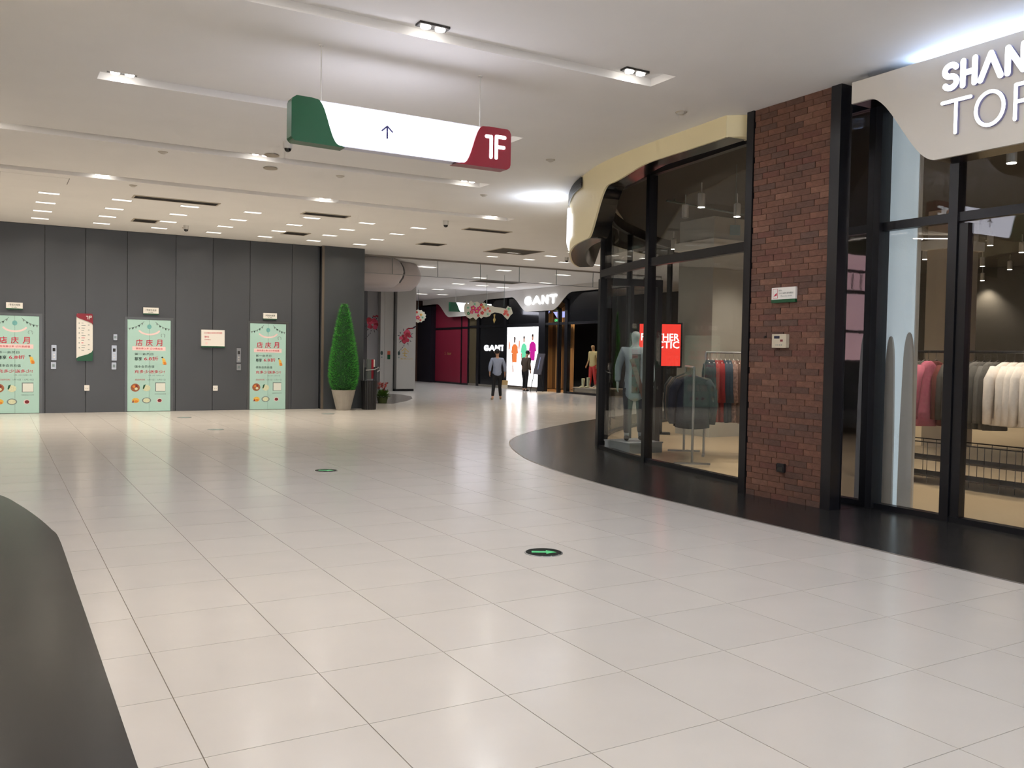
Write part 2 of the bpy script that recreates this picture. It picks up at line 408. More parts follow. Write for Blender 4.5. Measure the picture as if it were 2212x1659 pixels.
# ---- lift doors wearing the mint poster
def lift_door(n, d0, d1, label):
    t = thing('door_%d' % n, ((d0+d1)/2, YW, 0), label, 'lift door', kind='structure')
    W = d1-d0; yb = YW-0.004
    mid = (d0+d1)/2
    box(d0, mid-0.002, yb, YW+0.03, 0.01, DH).build('door_leaf', M_mint, t)
    box(mid+0.002, d1, yb, YW+0.03, 0.01, DH).build('door_leaf', M_mint, t)
    f = MB().box(d0-0.06, d0-0.004, YW-0.012, YW+0.02, 0, DH+0.06).box(d1+0.004, d1+0.06, YW-0.012, YW+0.02, 0, DH+0.06).box(d0-0.004, d1+0.004, YW-0.012, YW+0.02, DH+0.004, DH+0.06)
    f.build('door_frame', mat('door_frame_metal', S(92, 94, 96), 0.3, metal=0.5), t)
    o = Vector((d0, yb, 0.01)); u, v, nv = X_, Z_, -Y_; H = DH-0.01
    def U(a): return a*W
    def V(b): return b*H
    # bunting
    for side in (0, 1):
        line = []
        for k in range(7):
            q = k/6; a = 0.02+0.36*q if side == 0 else 0.98-0.34*q
            b = 0.905+0.075*q*q; line.append((U(a), V(b)))
        mbu = MB(); strokes(mbu, [line], 0.006, o, u, v, nv, 0, 0.002); mbu.build('bunting_string', M_inktext, t)
        for k in range(5):
            q = (k+0.4)/5; a = 0.02+0.36*q if side == 0 else 0.98-0.34*q; b = 0.905+0.075*q*q
            x, z = U(a), V(b)
            MB().prism([(x-0.022, z), (x, z-0.052), (x+0.022, z)], o, u, v, nv, 0, 0.0025).build('bunting_flag', M_inktext if k % 2 else M_greytext, t)
    # emblem
    e = MB(); e.prism(arc(U(.5), V(.925), .05, .055, 0, 350, 18), o, u, v, nv, 0, 0.002); e.build('emblem', M_teal, t)
    e = MB(); strokes(e, [arc(U(.5), V(.905), .24, .14, 205, 335, 12)], 0.04, o, u, v, nv, 0, 0.0018); e.build('ribbon', M_pinkband, t)
    e = MB(); strokes(e, [[(U(.78), V(.85)), (U(.79), V(.815))], [(U(.84), V(.85)), (U(.86), V(.81))], arc(U(.82), V(.832), .05, .04, -60, 240, 10)], 0.005, o, u, v, nv, 0, 0.0018); e.build('doodle', M_greytext, t)
    for ch, a in (('店', .27), ('庆', .50), ('月', .745)):
        text_obj(ch, o+u*U(a)+v*V(.715), u, v, 0.15, M_redtext, t, depth=0.003, align='CENTER', bold=0.012)
    MB().prism([(U(.11), V(.665)), (U(.88), V(.663)), (U(.88), V(.708)), (U(.11), V(.708))], o, u, v, nv, 0, 0.002).build('pink_band', M_pinkband, t)
    text_obj('首席惠以来 记分更超值', o+u*U(.5)+v*V(.675), u, v, 0.045, M_redtext, t, depth=0.004, align='CENTER', width=W*0.62)
    text_obj('第一会员日', o+u*U(.16)+v*V(.612), u, v, 0.055, M_inktext, t, depth=0.003, width=W*0.43)
    text_obj('尊享', o+u*U(.16)+v*V(.552), u, v, 0.085, M_inktext, t, depth=0.003, width=W*0.17, bold=0.01)
    text_obj('6.8折', o+u*U(.38)+v*V(.555), u, v, 0.09, M_redtext, t, depth=0.003, width=W*0.33, bold=0.01)
    text_obj('储本会员充值', o+u*U(.16)+v*V(.475), u, v, 0.06, M_inktext, t, depth=0.003, width=W*0.46)
    text_obj('充多少送多少!', o+u*U(.16)+v*V(.415), u, v, 0.075, M_redtext, t, depth=0.003, width=W*0.70, bold=0.008)
    # bottle
    b1 = [(.80,.585),(.86,.578),(.905,.525),(.90,.51),(.84,.508),(.815,.52)]
    MB().prism([(U(a), V(b)) for a, b in b1], o, u, v, nv, 0, 0.002).build('bottle_print', M_yellow, t)
    MB().prism([(U(a), V(b)) for a, b in [(.83,.545),(.89,.54),(.905,.525),(.90,.51),(.84,.508)]], o, u, v, nv, 0, 0.003).build('bottle_label', M_orange, t)
    MB().prism([(U(a), V(b)) for a, b in [(.775,.592),(.81,.60),(.83,.588),(.80,.582)]], o, u, v, nv, 0, 0.003).build('bottle_cap', M_inktext, t)
    # small lines
    text_obj('1月-1日 12月31日', o+u*U(.48)+v*V(.385), u, v, 0.028, M_greytext, t, depth=0.003, width=W*0.36)
    text_obj('活动时间', o+u*U(.16)+v*V(.335), u, v, 0.04, M_redtext, t, depth=0.003, width=W*0.24)
    text_obj('1月1日 - 1月31日', o+u*U(.46)+v*V(.335), u, v, 0.04, M_greytext, t, depth=0.003, width=W*0.42)
    # food pictures
    def disc(a, b, rx, rz, m, nm, d=0.002): MB().prism(arc(U(a), V(b), rx, rz, 0, 345, 20), o, u, v, nv, 0, d).build(nm, m, t)
    disc(.18, .258, .10, .095, M_brown, 'food_print'); disc(.15, .27, .03, .03, M_orange, 'food_detail', .003); disc(.20, .245, .035, .03, M_cream, 'food_detail', .003); disc(.21,.275,.025,.025,M_darkred,'food_detail',.003)
    disc(.44, .252, .085, .075, M_cream, 'food_print'); MB().prism([(U(a), V(b)) for a, b in [(.35,.25),(.37,.285),(.42,.295),(.40,.265),(.37,.24)]], o, u, v, nv, 0, .003).build('food_detail', M_green, t)
    disc(.19, .118, .08, .06, M_yellow, 'food_print'); disc(.20, .108, .045, .028, M_orange, 'food_detail', .003); MB().prism([(U(.10),V(.095)),(U(.14),V(.125)),(U(.15),V(.095))], o, u, v, nv, 0, .003).build('food_detail', M_darkred, t)
    disc(.44, .118, .10, .07, M_greytext, 'food_print'); disc(.44, .118, .075, .052, M_cream, 'food_detail', .003)
    disc(.74, .115, .06, .05, M_pinkband, 'food_print'); disc(.745, .115, .045, .038, M_darkred, 'food_detail', .003)
    # blank white card (its code is left out)
    MB().prism([(U(.64),V(.215)),(U(.88),V(.215)),(U(.88),V(.315)),(U(.64),V(.315))], o, u, v, nv, 0, .0018).build('card_border', M_greytext, t)
    MB().prism([(U(.66),V(.22)),(U(.875),V(.22)),(U(.875),V(.305)),(U(.66),V(.305))], o, u, v, nv, 0, .003).build('card', M_printwhite, t)
    text_obj('扫码关注公众号', o+u*U(.63)+v*V(.18), u, v, 0.03, M_greytext, t, depth=0.003, width=W*0.26)
    return t
lift_door(1, *DOORS[0], 'mint green poster-covered lift doors at the left edge of the wall')
lift_door(2, *DOORS[1], 'mint green poster-covered lift doors, the middle pair of three')
lift_door(3, *DOORS[2], 'mint green poster-covered lift doors nearest the potted topiary')

# ---- brick wall
XB = 7.18
bw = tag(box(XB+0.012, XB+0.57, 6.10, 7.13, 0, HC).build('wall_right', mat('mortar', S(96, 70, 59), 0.9)), 'red brown brick pier between the two black shop windows', 'wall', kind='structure')
BM = [mat('brick_%d' % i, c, 0.85, var=0.22, scale=14, bump=0.5, bscale=70) for i, c in enumerate([S(104,71,58), S(98,68,57), S(110,75,61), S(88,63,54), S(100,64,55), S(90,67,59), S(118,84,69)])]
BH, BL, J = 0.060, 0.235, 0.0032
rows = int(round(HC/(BH+J)))
bh = HC/rows - J
cache = {}
for r in range(rows):
    z = r*(bh+J)+J/2; off = (r % 2)*0.5*(BL+J) + (0.0 if r % 3 else 0.05)
    y = 6.10-off
    while y < 7.13:
        a, b = max(y, 6.10)+J/2, min(y+BL, 7.13)-J/2
        if b-a > 0.03:
            key = (round(b-a, 2), random.randrange(3))
            mi = random.choices(range(7), [5,6,4,3,3,2,1])[0]
            if (key, mi) not in cache:
                pr_ = 0.015+0.0012*key[1]
                me = box(-pr_+0.012, 0.03, -(b-a)/2, (b-a)/2, 0, bh).mesh('brick'); me.materials.append(BM[mi]); cache[(key, mi)] = me
            o = bpy.data.objects.new('brick', cache[(key, mi)]); C.objects.link(o); o.parent = bw
            o.location = Vector((XB+0.0, (a+b)/2, z)) - Vector(bw['_o'])
        y += BL+J

# ---- right shop window: posts, glass, black reveal
win2 = thing('window_1', (7.75, 3.0, 0), 'tall black framed shop window right of the brick pier', 'shop window', kind='structure')
GX = 7.75
zt0, zt1, ztop = 2.80, 2.885, 4.12
box(7.16, 7.30, 5.975, 6.095, 0, HC).build('post', M_black, win2)
box(7.30, 7.72, 5.955, 5.985, 0.0, HC).build('reveal_panel', M_mirror, win2)
box(7.66, 7.82, 5.88, 5.975, 0, ztop+0.05).build('post', M_black, win2)
YM = [5.90, 5.11, 2.9, 0.7, -1.5, -3.7]
for i, y in enumerate(YM[1:]):
    box(GX-0.06, GX+0.06, y-0.045, y+0.045, 0, ztop).build('mullion', M_black, win2)
    if i == 0: box(GX-0.04, GX+0.05, y-0.14, y-0.05, 0, zt0-0.02).build('mullion', M_black, win2)
for a, b in zip(YM[:-1], YM[1:]):
    box(GX-0.04, GX+0.04, b+0.045, a-0.0, zt0, zt1).build('transom', M_black, win2)
    box(GX-0.05, GX+0.05, b+0.045, a-0.0, 0.003, 0.055).build('sill', M_black, win2)
    box(GX-0.05, GX+0.05, b+0.045, a-0.0, ztop-0.06, HC).build('head_rail', M_black, win2)
    box(GX-0.006, GX+0.006, b+0.045, a, 0.055, zt0).build('pane', M_glass, win2)
    box(GX-0.006, GX+0.006, b+0.045, a, zt1, ztop-0.06).build('pane', M_glass, win2)
box(7.30, 7.70, -5.9, 5.95, HC-0.04, HC-0.005).build('soffit_panel', M_soffit, win2)

# ---- left, curved shop window
win1 = thing('window_2', (8.0, 9.5, 0), 'curved black framed shop window left of the brick pier', 'shop window', kind='structure')
box(7.16, 7.30, 7.135, 7.235, 0, HC).build('post', M_black, win1)
box(7.30, 7.80, 7.15, 7.18, 0, HC).build('reveal_panel', M_soffit, win1)
def path_strip(path, z0, z1, th, dz=None):
    mb = MB(); V = []; n = len(path)
    for i, p in enumerate(path):
        t = (path[min(i+1, n-1)]-path[max(i-1, 0)]).normalized(); nn = Vector((t.y, -t.x))
        for s in (-th/2, th/2):
            q = p + nn*s
            V.append((q.x, q.y, z0)); V.append((q.x, q.y, z1))
    F = []
    for i in range(n-1):
        a = i*4; b = (i+1)*4
        F += [(a, b, b+1, a+1), (a+2, a+3, b+3, b+2), (a+1, b+1, b+3, a+3), (a, a+2, b+2, b)]
    F += [(0,1,3,2), ((n-1)*4, (n-1)*4+2, (n-1)*4+3, (n-1)*4+1)]
    return mb.add(V, F)
gp = glass_path
im = min(range(len(gp)), key=lambda i: (gp[i]-Vector((8.02, 9.92))).length)
for seg in (gp[:im+1], gp[im:]):
    path_strip(seg, 0.055, zt0-0.03, 0.012).build('pane', M_glass, win1, smooth=False)
    path_strip(seg, zt1, ztop-0.06, 0.012).build('pane', M_glass, win1, smooth=False)
    path_strip(seg, zt0-0.03, zt1, 0.08).build('transom', M_black, win1)
    path_strip(seg, 0.003, 0.055, 0.09).build('sill', M_black, win1)
    path_strip(seg, ztop-0.08, HC, 0.09).build('head_rail', M_black, win1)
def vpost(p, t, a, b, z0, z1, name, par, m=M_black):
    t = Vector((t[0], t[1], 0)).normalized(); n = Vector((t.y, -t.x, 0))
    mb = MB(); mb.obox(Vector((p[0], p[1], 0)), t, n, Z_, -a/2, a/2, -b/2, b/2, z0, z1); return mb.build(name, m, par)
vpost(gp[im], gp[im+1]-gp[im-1], 0.09, 0.13, 0, ztop, 'mullion', win1)
vpost(gp[-1], gp[-1]-gp[-3], 0.12, 0.12, 0, 2.74, 'mullion', win1)
vpost(gp[-1]+Vector((0.02, 0.03)), gp[-1]-gp[-3], 0.07, 0.09, 2.7, ztop, 'mullion', win1)
# the shop's side entrance: black portal seen through the curved glass
portal = thing('door_4', (9.0, 11.6, 0), 'black entrance portal seen through the curved glass', 'doorway', kind='structure')
pa = atd(1306, 606, 15.0); pb = atd(1429, 608, 15.4)
pa.z = pb.z = 0; tdir = (pb-pa).normalized(); ndir = Vector((tdir.y, -tdir.x, 0)); Lp = (pb-pa).length
for nm, a0, a1, z0, z1 in (('post', 0, 0.09, 0, 2.80), ('post', Lp-0.09, Lp, 0, 2.80), ('header', 0.09, Lp-0.09, 2.68, 2.80), ('post', Lp*0.44, Lp*0.44+0.06, 0, 2.68)):
    MB().obox(pa, tdir, ndir, Z_, a0, a1, -0.06, 0.06, z0, z1).build(nm, M_black, portal)

# tail glass of the left shop, turning away
tail = smooth_path([(8.53,11.74)] + glass_tail, 5)
win3 = thing('window_3', (12, 15, 0), 'clear glass shopfront turning away behind the corner', 'shop window', kind='structure')
path_strip(tail[7:], 0.055, ztop-0.06, 0.012).build('pane', M_glass, win3)
path_strip(tail[7:], 0.003, 0.055, 0.09).build('sill', M_black, win3)
path_strip(tail[2:], ztop-0.12, HC, 0.09).build('head_rail', M_black, win3)
for k in (7, 12, 17, 22):
    vpost(tail[k], tail[k+1]-tail[k-1], 0.08, 0.1, 0, ztop, 'mullion', win3)

# ---- fascias (white ribbon with a wavy lower edge, black soffit behind)
def ribbon(t, path, zb, ztop_, face_t=0.03, depth=0.28, fm=None, drop=0.0):
    n = len(path); V = []; V2 = []
    for i, p in enumerate(path):
        tt = (path[min(i+1, n-1)]-path[max(i-1, 0)]).normalized(); nn = Vector((tt.y, -tt.x))   # nn points to the right of travel (into the shop)
        q = p + nn*face_t; r = p + nn*depth; z0 = zb(i); z1 = ztop_
        V += [(p.x, p.y, z0), (p.x, p.y, z1), (q.x, q.y, z0), (q.x, q.y, z1)]
        V2 += [(q.x, q.y, z0+0.001), (q.x, q.y, z1-drop), (r.x, r.y, z0+0.001), (r.x, r.y, z1-drop)]
    F = []
    for i in range(n-1):
        a = i*4; b = a+4
        F += [(a, a+1, b+1, b), (a+2, b+2, b+3, a+3), (a+1, a+3, b+3, b+1), (a, b, b+2, a+2)]
    F += [(0, 2, 3, 1), ((n-1)*4, (n-1)*4+1, (n-1)*4+3, (n-1)*4+2)]
    MB().add(V, F).build('face', fm or M_fascia, t, smooth=False); MB().add(V2, F).build('soffit', M_soffit, t)
fA = thing('trim_4', (7.2, 9, 3.2), 'white wavy fascia curving round the corner over the left shop window', 'fascia', kind='structure')
pathA = smooth_path([(7.05,7.44),(7.10,8.03),(7.17,8.96),(7.33,10.10),(7.62,11.02),(7.96,11.8),(8.62,12.87),(9.7,14.25),(11.2,15.5),(13,16.6),(15,17.4)], 16)
LOBE = 3.22
def zA(i):
    y = pathA[i].y
    return 3.96 - 0.10*sstep(8.9, 9.9, y) - (3.86-LOBE)*sstep(9.98, 10.76, y) + (3.93-LOBE)*sstep(14.4, 15.2, y)
M_fascia_warm = mat('fascia_warm_tint', S(242, 230, 190), 0.4, var=0.01, scale=2)  # cream tint stands for warm light on the white fascia
ribbon(fA, pathA, zA, HC-0.0, fm=M_fascia_warm)
MB().prism([(7.05,7.445),(7.305,7.24),(7.36,7.24),(7.36,7.46),(7.08,7.46)], Vector((0,0,0)), X_, Y_, Z_, 3.962, HC).build('end_return', M_fascia_warm, fA)
fB = thing('trim_5', (7.04, 3, 3.2), 'white wavy fascia with glowing letters over the right shop window', 'fascia', kind='structure')
pathB = [Vector((7.04, 5.755-0.035*k)) for k in range(0, 250)]
pathB = list(reversed(pathB))
def zB(i):
    y = pathB[i].y
    return 3.93 - (3.93-3.245)*sstep(5.56, 4.86, y) + (3.93-3.245)*sstep(1.9, 1.2, y) if y < 5.56 else 3.93
ribbon(fB, pathB, zB, HC-0.07, drop=0.10)
M_lit = glow('lit_letter', (0.93, 0.95, 1.0, 1), 3.0)
M_side = mat('letter_side', S(150, 150, 190), 0.5)
def shopletter(ch, y0, z0, wdt, hgt, st):
    letter(ch, Vector((7.04, y0, z0)), -Y_, Z_, -X_, wdt, hgt, st, 0.0, 0.03, M_side, fB, 'letter_return')
    letter(ch, Vector((7.04, y0, z0)), -Y_, Z_, -X_, wdt, hgt, st*0.98, 0.03, 0.034, M_lit, fB, 'letter')
for ch, y0, wd in (('S', 4.785, .13), ('H', 4.615, .115), ('V^', 4.455, .17), ('N', 4.235, .14)):
    shopletter(ch, y0, 3.815, wd, 0.20, 0.05)
for ch, y0, wd in (('T', 4.79, .255), ('O', 4.485, .235), ('P', 4.155, .2)):
    shopletter(ch, y0, 3.435, wd, 0.27, 0.03)
# cove strip along the top of the lettered fascia
box(7.20, 7.24, -2.8, 5.15, HC-0.168, HC-0.15).build('cove_strip', glow('cove_led', (0.6, 0.78, 1.0, 1), 8), fB)
lamp('cove_light', (7.22, 1.15, HC-0.075), 62, (0.45, 0.64, 1.0), fB, 0.05, 8.0, rot=(0, math.radians(125), 0))
# blue glow of the sign on the curved fascia's hidden lobe
sA = MB(); sp = [p for p in pathA if 12.0 < p.y < 14.0]
for k, p in enumerate(sp[::4]):
    tt = (sp[min(k*4+1, len(sp)-1)]-sp[max(k*4-1, 0)]).normalized() if 0 < k*4 < len(sp)-1 else Vector((0.6, .8)); nn = Vector((-tt.y, tt.x))
    t3 = Vector((tt.x, tt.y, 0)); n3 = Vector((nn.x, nn.y, 0))
    MB().obox(Vector((p.x, p.y, 3.42)), t3, n3, Z_, -0.09, 0.09, 0.0, 0.05, 0, 0.50 if k % 2 else 0.36).build('letter', M_lit, fA)
gr = MB()
for k in range(9):
    z = 4.165-0.018*k
    pts = [Vector((p.x, p.y)) for p in pathA if 11.05 < p.y < 12.6]
    ps = [p + Vector((-(0.02), 0.012)) for p in pts]
    q = path_strip(ps, z, z+0.009, 0.02); gr.add(q.v, q.f)
gr.build('louvre_grille', M_black, fA)
lamp('sign_light', (8.1, 12.95, 3.75), 7, COOL, fA, 0.15, 0.5, rot=(math.radians(180), 0, 0))

# ---- dark oval floor inlay beside the white column
patch = [(onz(px, py).x, onz(px, py).y) for px, py in ((786,871),(850,872),(880,866),(891,861),(888,856),(865,852),(830,850),(786,849))]  # outline of a darker area laid on the floor
tag(slab(patch, -0.002, 0.003).build('trim_11', mat('grey_floor_patch', S(104,98,94), .25)), 'dark grey curved floor inlay at the foot of the white column', 'floor border', kind='structure')

# ---- shop interior shell
M_shopceil = mat('shop_ceiling', S(74, 72, 70), 0.9)
M_shopwall = mat('shop_wall', S(70, 66, 60), 0.8, var=0.05, scale=2)
shop_in = [(7.85,-6)] + [(p.x+0.1, p.y-0.03) for p in glass_path] + [(x+0.05, y-0.12) for x, y in glass_tail] + [(24,17.7),(24,-6)]
tag(slab(shop_in, 4.13, 4.19).build('ceiling', M_shopceil), 'dark grey ceiling inside the clothes shop', 'ceiling', kind='structure')
tag(box(23.9, 24.1, -6, 17.9, 0.004, 4.12).build('wall_shop_back', M_shopwall), 'dark back wall of the clothes shop', 'wall', kind='structure')
tag(box(7.9, 24, -6.1, -5.9, 0.004, 4.12).build('wall_shop_side', M_shopwall), 'dark side wall of the clothes shop out of frame', 'wall', kind='structure')

# ---- far corridor
tag(box(17.4, 19.4, 42.6, 43.0, 0, HC).build('wall_far', mat('brown_wood', S(82, 56, 44), 0.5, var=0.2, scale=6, stretch=(1,1,0.1))), 'dark brown timber wall left of the crimson shop', 'wall', kind='structure')
tag(box(8.42, 17.4, 48, 48.3, 0, HC).build('wall_far_end', mat('far_wall', S(120, 110, 98), 0.8)), 'beige wall at the far end behind the white column', 'wall', kind='structure')
tag(box(24.3, 24.6, 18, 44, 0, HC).build('wall_far_shop', mat('far_shop_dark', S(34,32,31), .8)), 'dark rear wall inside the far shops', 'wall', kind='structure')
tag(box(19.4, 24.4, 43.0, 43.3, 0, HC).build('wall_far_side', M_shopwall), 'dark side wall inside the far shops', 'wall', kind='structure')

# ---- the shop on the left, out of frame: pale front and warm cove, added to light the ceiling
left_path = smooth_path([(-6,13.0),(-3.6,12.2),(-1.7,11.0),(-0.75,9.5),(-0.5,8.0),(-0.45,6.0),(-0.45,0),(-0.45,-8.9)], 8)
fL = thing('trim_10', (-0.45, 2, 3.3), 'cream fascia added to carry a warm fill cove at the left, out of frame', 'fascia', kind='structure')
ribbon(fL, list(reversed(left_path)) if False else left_path, lambda i: 3.55, HC-0.12, fm=M_fascia_warm, drop=0.16)
lamp('cove_light', (-0.66, 0.0, HC-0.09), COVE_W, WARM, fL, 0.06, 15.0, rot=(0, math.radians(-125), 0))  # unseen warm uplight added to brighten the ceiling
lamp('cove_light', (-2.2, 11.6, HC-0.09), COVE_W*.5, WARM, fL, 0.06, 4.0, rot=(0, math.radians(-155), math.radians(-55)))  # second added uplight, where the fascia curves away
wl = MB(); wp = [p+Vector((-0.65, -0.35)) for p in left_path]
q_ = path_strip(wp, 0.003, HC-0.01, 0.1); wl.add(q_.v, q_.f)
tag(wl.build('wall_left', mat('left_front', S(222,214,202), .5)), 'pale wall along the left, out of frame, lightened to bounce light', 'wall', kind='structure')  # wall colour lightened to bounce light onto the ceiling
tag(box(-6.2, -6, 11, 25, 0, HC).build('wall_lobby_left', mat('left_wall', S(222,214,202), .7)), 'plain pale wall added at the far left of the lift lobby to block the world light, out of frame', 'wall', kind='structure')  # added to close the open side against world light in reflections

# ---- smoke curtain
sm = thing('trim_6', (13, 23.4, 3.69), 'clear glass smoke curtain hanging below the ceiling', 'smoke curtain', kind='structure')
xs_ = [8.45, 9.7, 11.1, 12.5, 13.85, 15.2, 16.6, 18.0, 19.4]
for a, b in zip(xs_[:-1], xs_[1:]):
    box(a+0.006, b-0.006, 23.395, 23.405, 3.70, HC-0.0).build('pane', M_smoke, sm)
    box(a+0.0, b-0.0, 23.388, 23.412, 3.685, 3.70).build('bottom_rail', M_steel, sm)
    box(b-0.006, b+0.006, 23.392, 23.408, 3.70, HC).build('joint', M_greytext, sm)
box(8.45, 19.4, 23.36, 23.44, HC-0.045, HC-0.001).build('head_rail', mat('grey_rail', S(140,135,130), .5), sm)

# ================================================================== CEILING FITTINGS
M_lens = glow('lamp_lens', (1.0, 0.95, 0.88, 1), 22)
M_slot = glow('slot_diffuser', (1.0, 0.95, 0.85, 1), 1.8)
M_trimblk = mat('lamp_trim', S(60, 58, 56), 0.5)
def twin_spot(x, y, label, power=LAMP_W, z=HC+GD, color=NEUT):
    t = thing('twin_downlight', (x, y, z-0.02), label, 'ceiling light', 'twin downlights in the ceiling grooves')
    tr_ = box(x-0.14, x+0.14, y-0.05, y+0.05, z-0.02, z).build('trim', M_trimblk, t)
    for s in (-1, 1):
        MB().lathe([(0.042, 0), (0.045, 0.012), (0.03, 0.02)], (x+s*0.068, y, z-0.034), 14).build('lens', M_lens, tr_)
    lamp('downlight', (x, y, z-0.045), power, color, t, 0.10, 0.06, spread=math.radians(160))
for x, y, lab in ((3.22, 6.95, 'twin downlight in the nearest ceiling groove, above the hanging sign'), (5.38, 6.95, 'twin downlight at the right end of the nearest ceiling groove')):
    twin_spot(x, y, lab)
twin_spot(1.0, 6.95, 'twin downlight at the left of the nearest groove, out of frame')
twin_spot(-0.15, 6.95, 'added warm twin downlight at the left end of the nearest groove, out of frame', LAMP_W*.7, color=(1,.74,.48))  # added to stand in for the left shop's warm spill
for x in (1.0, 3.22, 5.38): twin_spot(x, 3.93, 'twin downlight in the groove above the camera, out of frame')
twin_spot(-0.15, 3.93, 'added warm twin downlight at the left end of the groove above the camera', LAMP_W*1.0, color=(1,.74,.48))  # added warm lamp, tints the left floor border
for x, lab in ((1.12, 'twin downlight at the left end of the second ceiling groove'), (3.3, 'twin downlight hidden behind the hanging sign in the second groove'), (5.42, 'twin downlight at the right end of the second ceiling groove')):
    twin_spot(x, 9.80, lab, LAMP_W*.9)
for x, lab in ((-0.15, 'twin downlight at the left of the third ceiling groove'), (3.25, 'twin downlight in the middle of the third ceiling groove'), (6.55, 'twin downlight at the right end of the third ceiling groove')):
    twin_spot(x, 12.72, lab, LAMP_W*.35, color=(1,.94,.84))
for x, lab in ((1.5, 'twin downlight at the left of the fourth ceiling groove'), (5.15, 'twin downlight in the middle of the fourth ceiling groove'), (8.6, 'twin downlight at the right end of the fourth ceiling groove')):
    twin_spot(x, 15.60, lab, LAMP_W*.35, color=(1,.94,.84))
for x in (0.2, 2.4, 4.6):
    for y in (-6.5, -3.0, 0.6): twin_spot(x, y, 'ceiling downlight behind the camera, out of frame', z=HC-0.0)
# slot lights
def slot(x, y, label, group, power, color=WARM, lx=0.33, ly=0.17):
    t = thing('slot_light', (x, y, HC-0.012), label, 'ceiling light', group)
    f = MB(); e = 0.012
    f.box(x-lx/2-e, x+lx/2+e, y-ly/2-e, y-ly/2, HC-0.008, HC); f.box(x-lx/2-e, x+lx/2+e, y+ly/2, y+ly/2+e, HC-0.008, HC)
    f.box(x-lx/2-e, x-lx/2, y-ly/2, y+ly/2, HC-0.008, HC); f.box(x+lx/2, x+lx/2+e, y-ly/2, y+ly/2, HC-0.008, HC)
    f.build('frame', M_ceil, t)
    box(x-lx/2, x+lx/2, y-ly/2, y+ly/2, HC-0.004, HC-0.001).build('diffuser', M_slot, t)
    if power > 0: lamp('slot_lamp', (x, y, HC-0.014), power, color, t, lx, ly, spread=math.radians(150))
ORD = ['first', 'second', 'third', 'fourth', 'fifth', 'sixth', 'seventh']; ROWN = ['row farthest from the lifts', 'second row from the corridor', 'second row from the lifts', 'row nearest the lifts']
for i in range(-4, 7):
    for j in range(4):
        lab = 'slot light in the lift lobby, out of frame at the left' if i < 0 else 'slot light in the lift lobby, %s from the left, %s' % (ORD[i], ROWN[j])
        slot(0.84+1.185*i, 17.75+1.2*j, lab, 'slot lights in the lift lobby ceiling', SLOT_W)
for i in range(4):
    for j in range(3):
        if (i, j) in ((0,0),): continue
        slot(11.95+1.185*i, 19.4+1.13*j, 'small rectangular slot light right of the lift lobby grid', 'slot lights right of the lift lobby', SLOT_W)
for x, y in ((14.21,25.0),(14.94,28.0),(15.6,31.0),(16.3,34.3),(16.57,25.1),(17.9,28.3),(17.8,31.4),(16.7,31.1),(17.9,37.2),(17.6,40.2),(17.0,37.5),(11.8,25.6),(12.3,28.6),(11.2,36),(11.2,40)):
    slot(x, y, 'rectangular ceiling light in the far corridor', 'slot lights in the far corridor', FAR_W, NEUT, 0.5, 0.3)

M_ventdark = mat('vent_dark', S(70, 66, 62), 0.7); M_ventframe = mat('vent_frame', S(190, 180, 165), 0.6)
def vent(x0, x1, y0, y1, label, nsl=6, dark=M_ventdark, slatm=None):
    t = thing('ceiling_vent', ((x0+x1)/2, (y0+y1)/2, HC-0.02), label, 'air vent', 'ceiling vents')
    box(x0, x1, y0, y1, HC-0.004, HC).build('backing', dark, t)
    f = MB(); e = 0.03
    f.box(x0-e, x1+e, y0-e, y0, HC-0.012, HC); f.box(x0-e, x1+e, y1, y1+e, HC-0.012, HC); f.box(x0-e, x0, y0, y1, HC-0.012, HC); f.box(x1, x1+e, y0, y1, HC-0.012, HC)
    f.build('frame', M_ventframe, t)
    for k in range(nsl):
        y = y0+(k+0.5)*(y1-y0)/nsl
        box(x0, x1, y-0.008, y+0.008, HC-0.012, HC-0.004).build('slat', slatm or M_ventdark, t)
M_sl = mat('vent_slat', S(128, 122, 112), 0.6)
vent(2.17, 3.60, 17.05, 17.33, 'long linear air vent on the ceiling before the left lifts', 5)
vent(5.25, 6.12, 17.05, 17.33, 'long linear air vent on the ceiling before the right lift', 5)
vent(8.82, 9.85, 17.05, 17.33, 'long linear air vent on the ceiling right of the lift lobby', 5)
vent(2.55, 2.99, 20.1, 20.55, 'square return grille above the middle lift', 6, M_sl, M_ventdark)
vent(5.76, 6.27, 20.1, 20.55, 'square return grille above the right lift', 6, M_sl, M_ventdark)
vent(9.1, 9.67, 19.95, 20.4, 'square return grille right of the dark pilaster', 6, M_sl, M_ventdark)
vent(11.2, 12.4, 19.75, 20.75, 'large dark square grille before the smoke curtain', 9, M_ventdark, M_sl)
vent(15.4, 17.2, 28.6, 29.6, 'large dark grille in the far corridor ceiling', 8, M_ventdark, M_sl)
def disc_fit(name, x, y, r, label, cat, col, drop=0.02, group=None):
    t = MB().lathe([(r, 0.0), (r, drop*0.6), (r*0.85, drop)], (x, y, HC-drop), 20).build(name, col, None)
    # flip: wide rim against the ceiling
    tag(t, label, cat, group)
M_spk = mat('speaker_grille', S(178, 168, 152), 0.7, bump=0.4, bscale=300)
disc_fit('ceiling_speaker', 3.32, 12.38, 0.10, 'round ceiling speaker just before the third groove', 'speaker', M_spk)
disc_fit('ceiling_speaker', 3.54, 13.27, 0.10, 'round ceiling speaker just beyond the third groove', 'speaker', M_spk)
M_det = mat('detector_white', S(196, 190, 180), 0.5)
dets = [(2.01,13.08,'left of the third groove'),(2.0,16.04,'before the left long vent'),(3.69,20.95,'near the middle lift top'),(4.61,13.26,'right of the ceiling speakers'),(7.2,13.4,'near the corner fascia'),(6.66,10.46,'above the curved window'),(6.55,7.62,'near the brick pier top')]
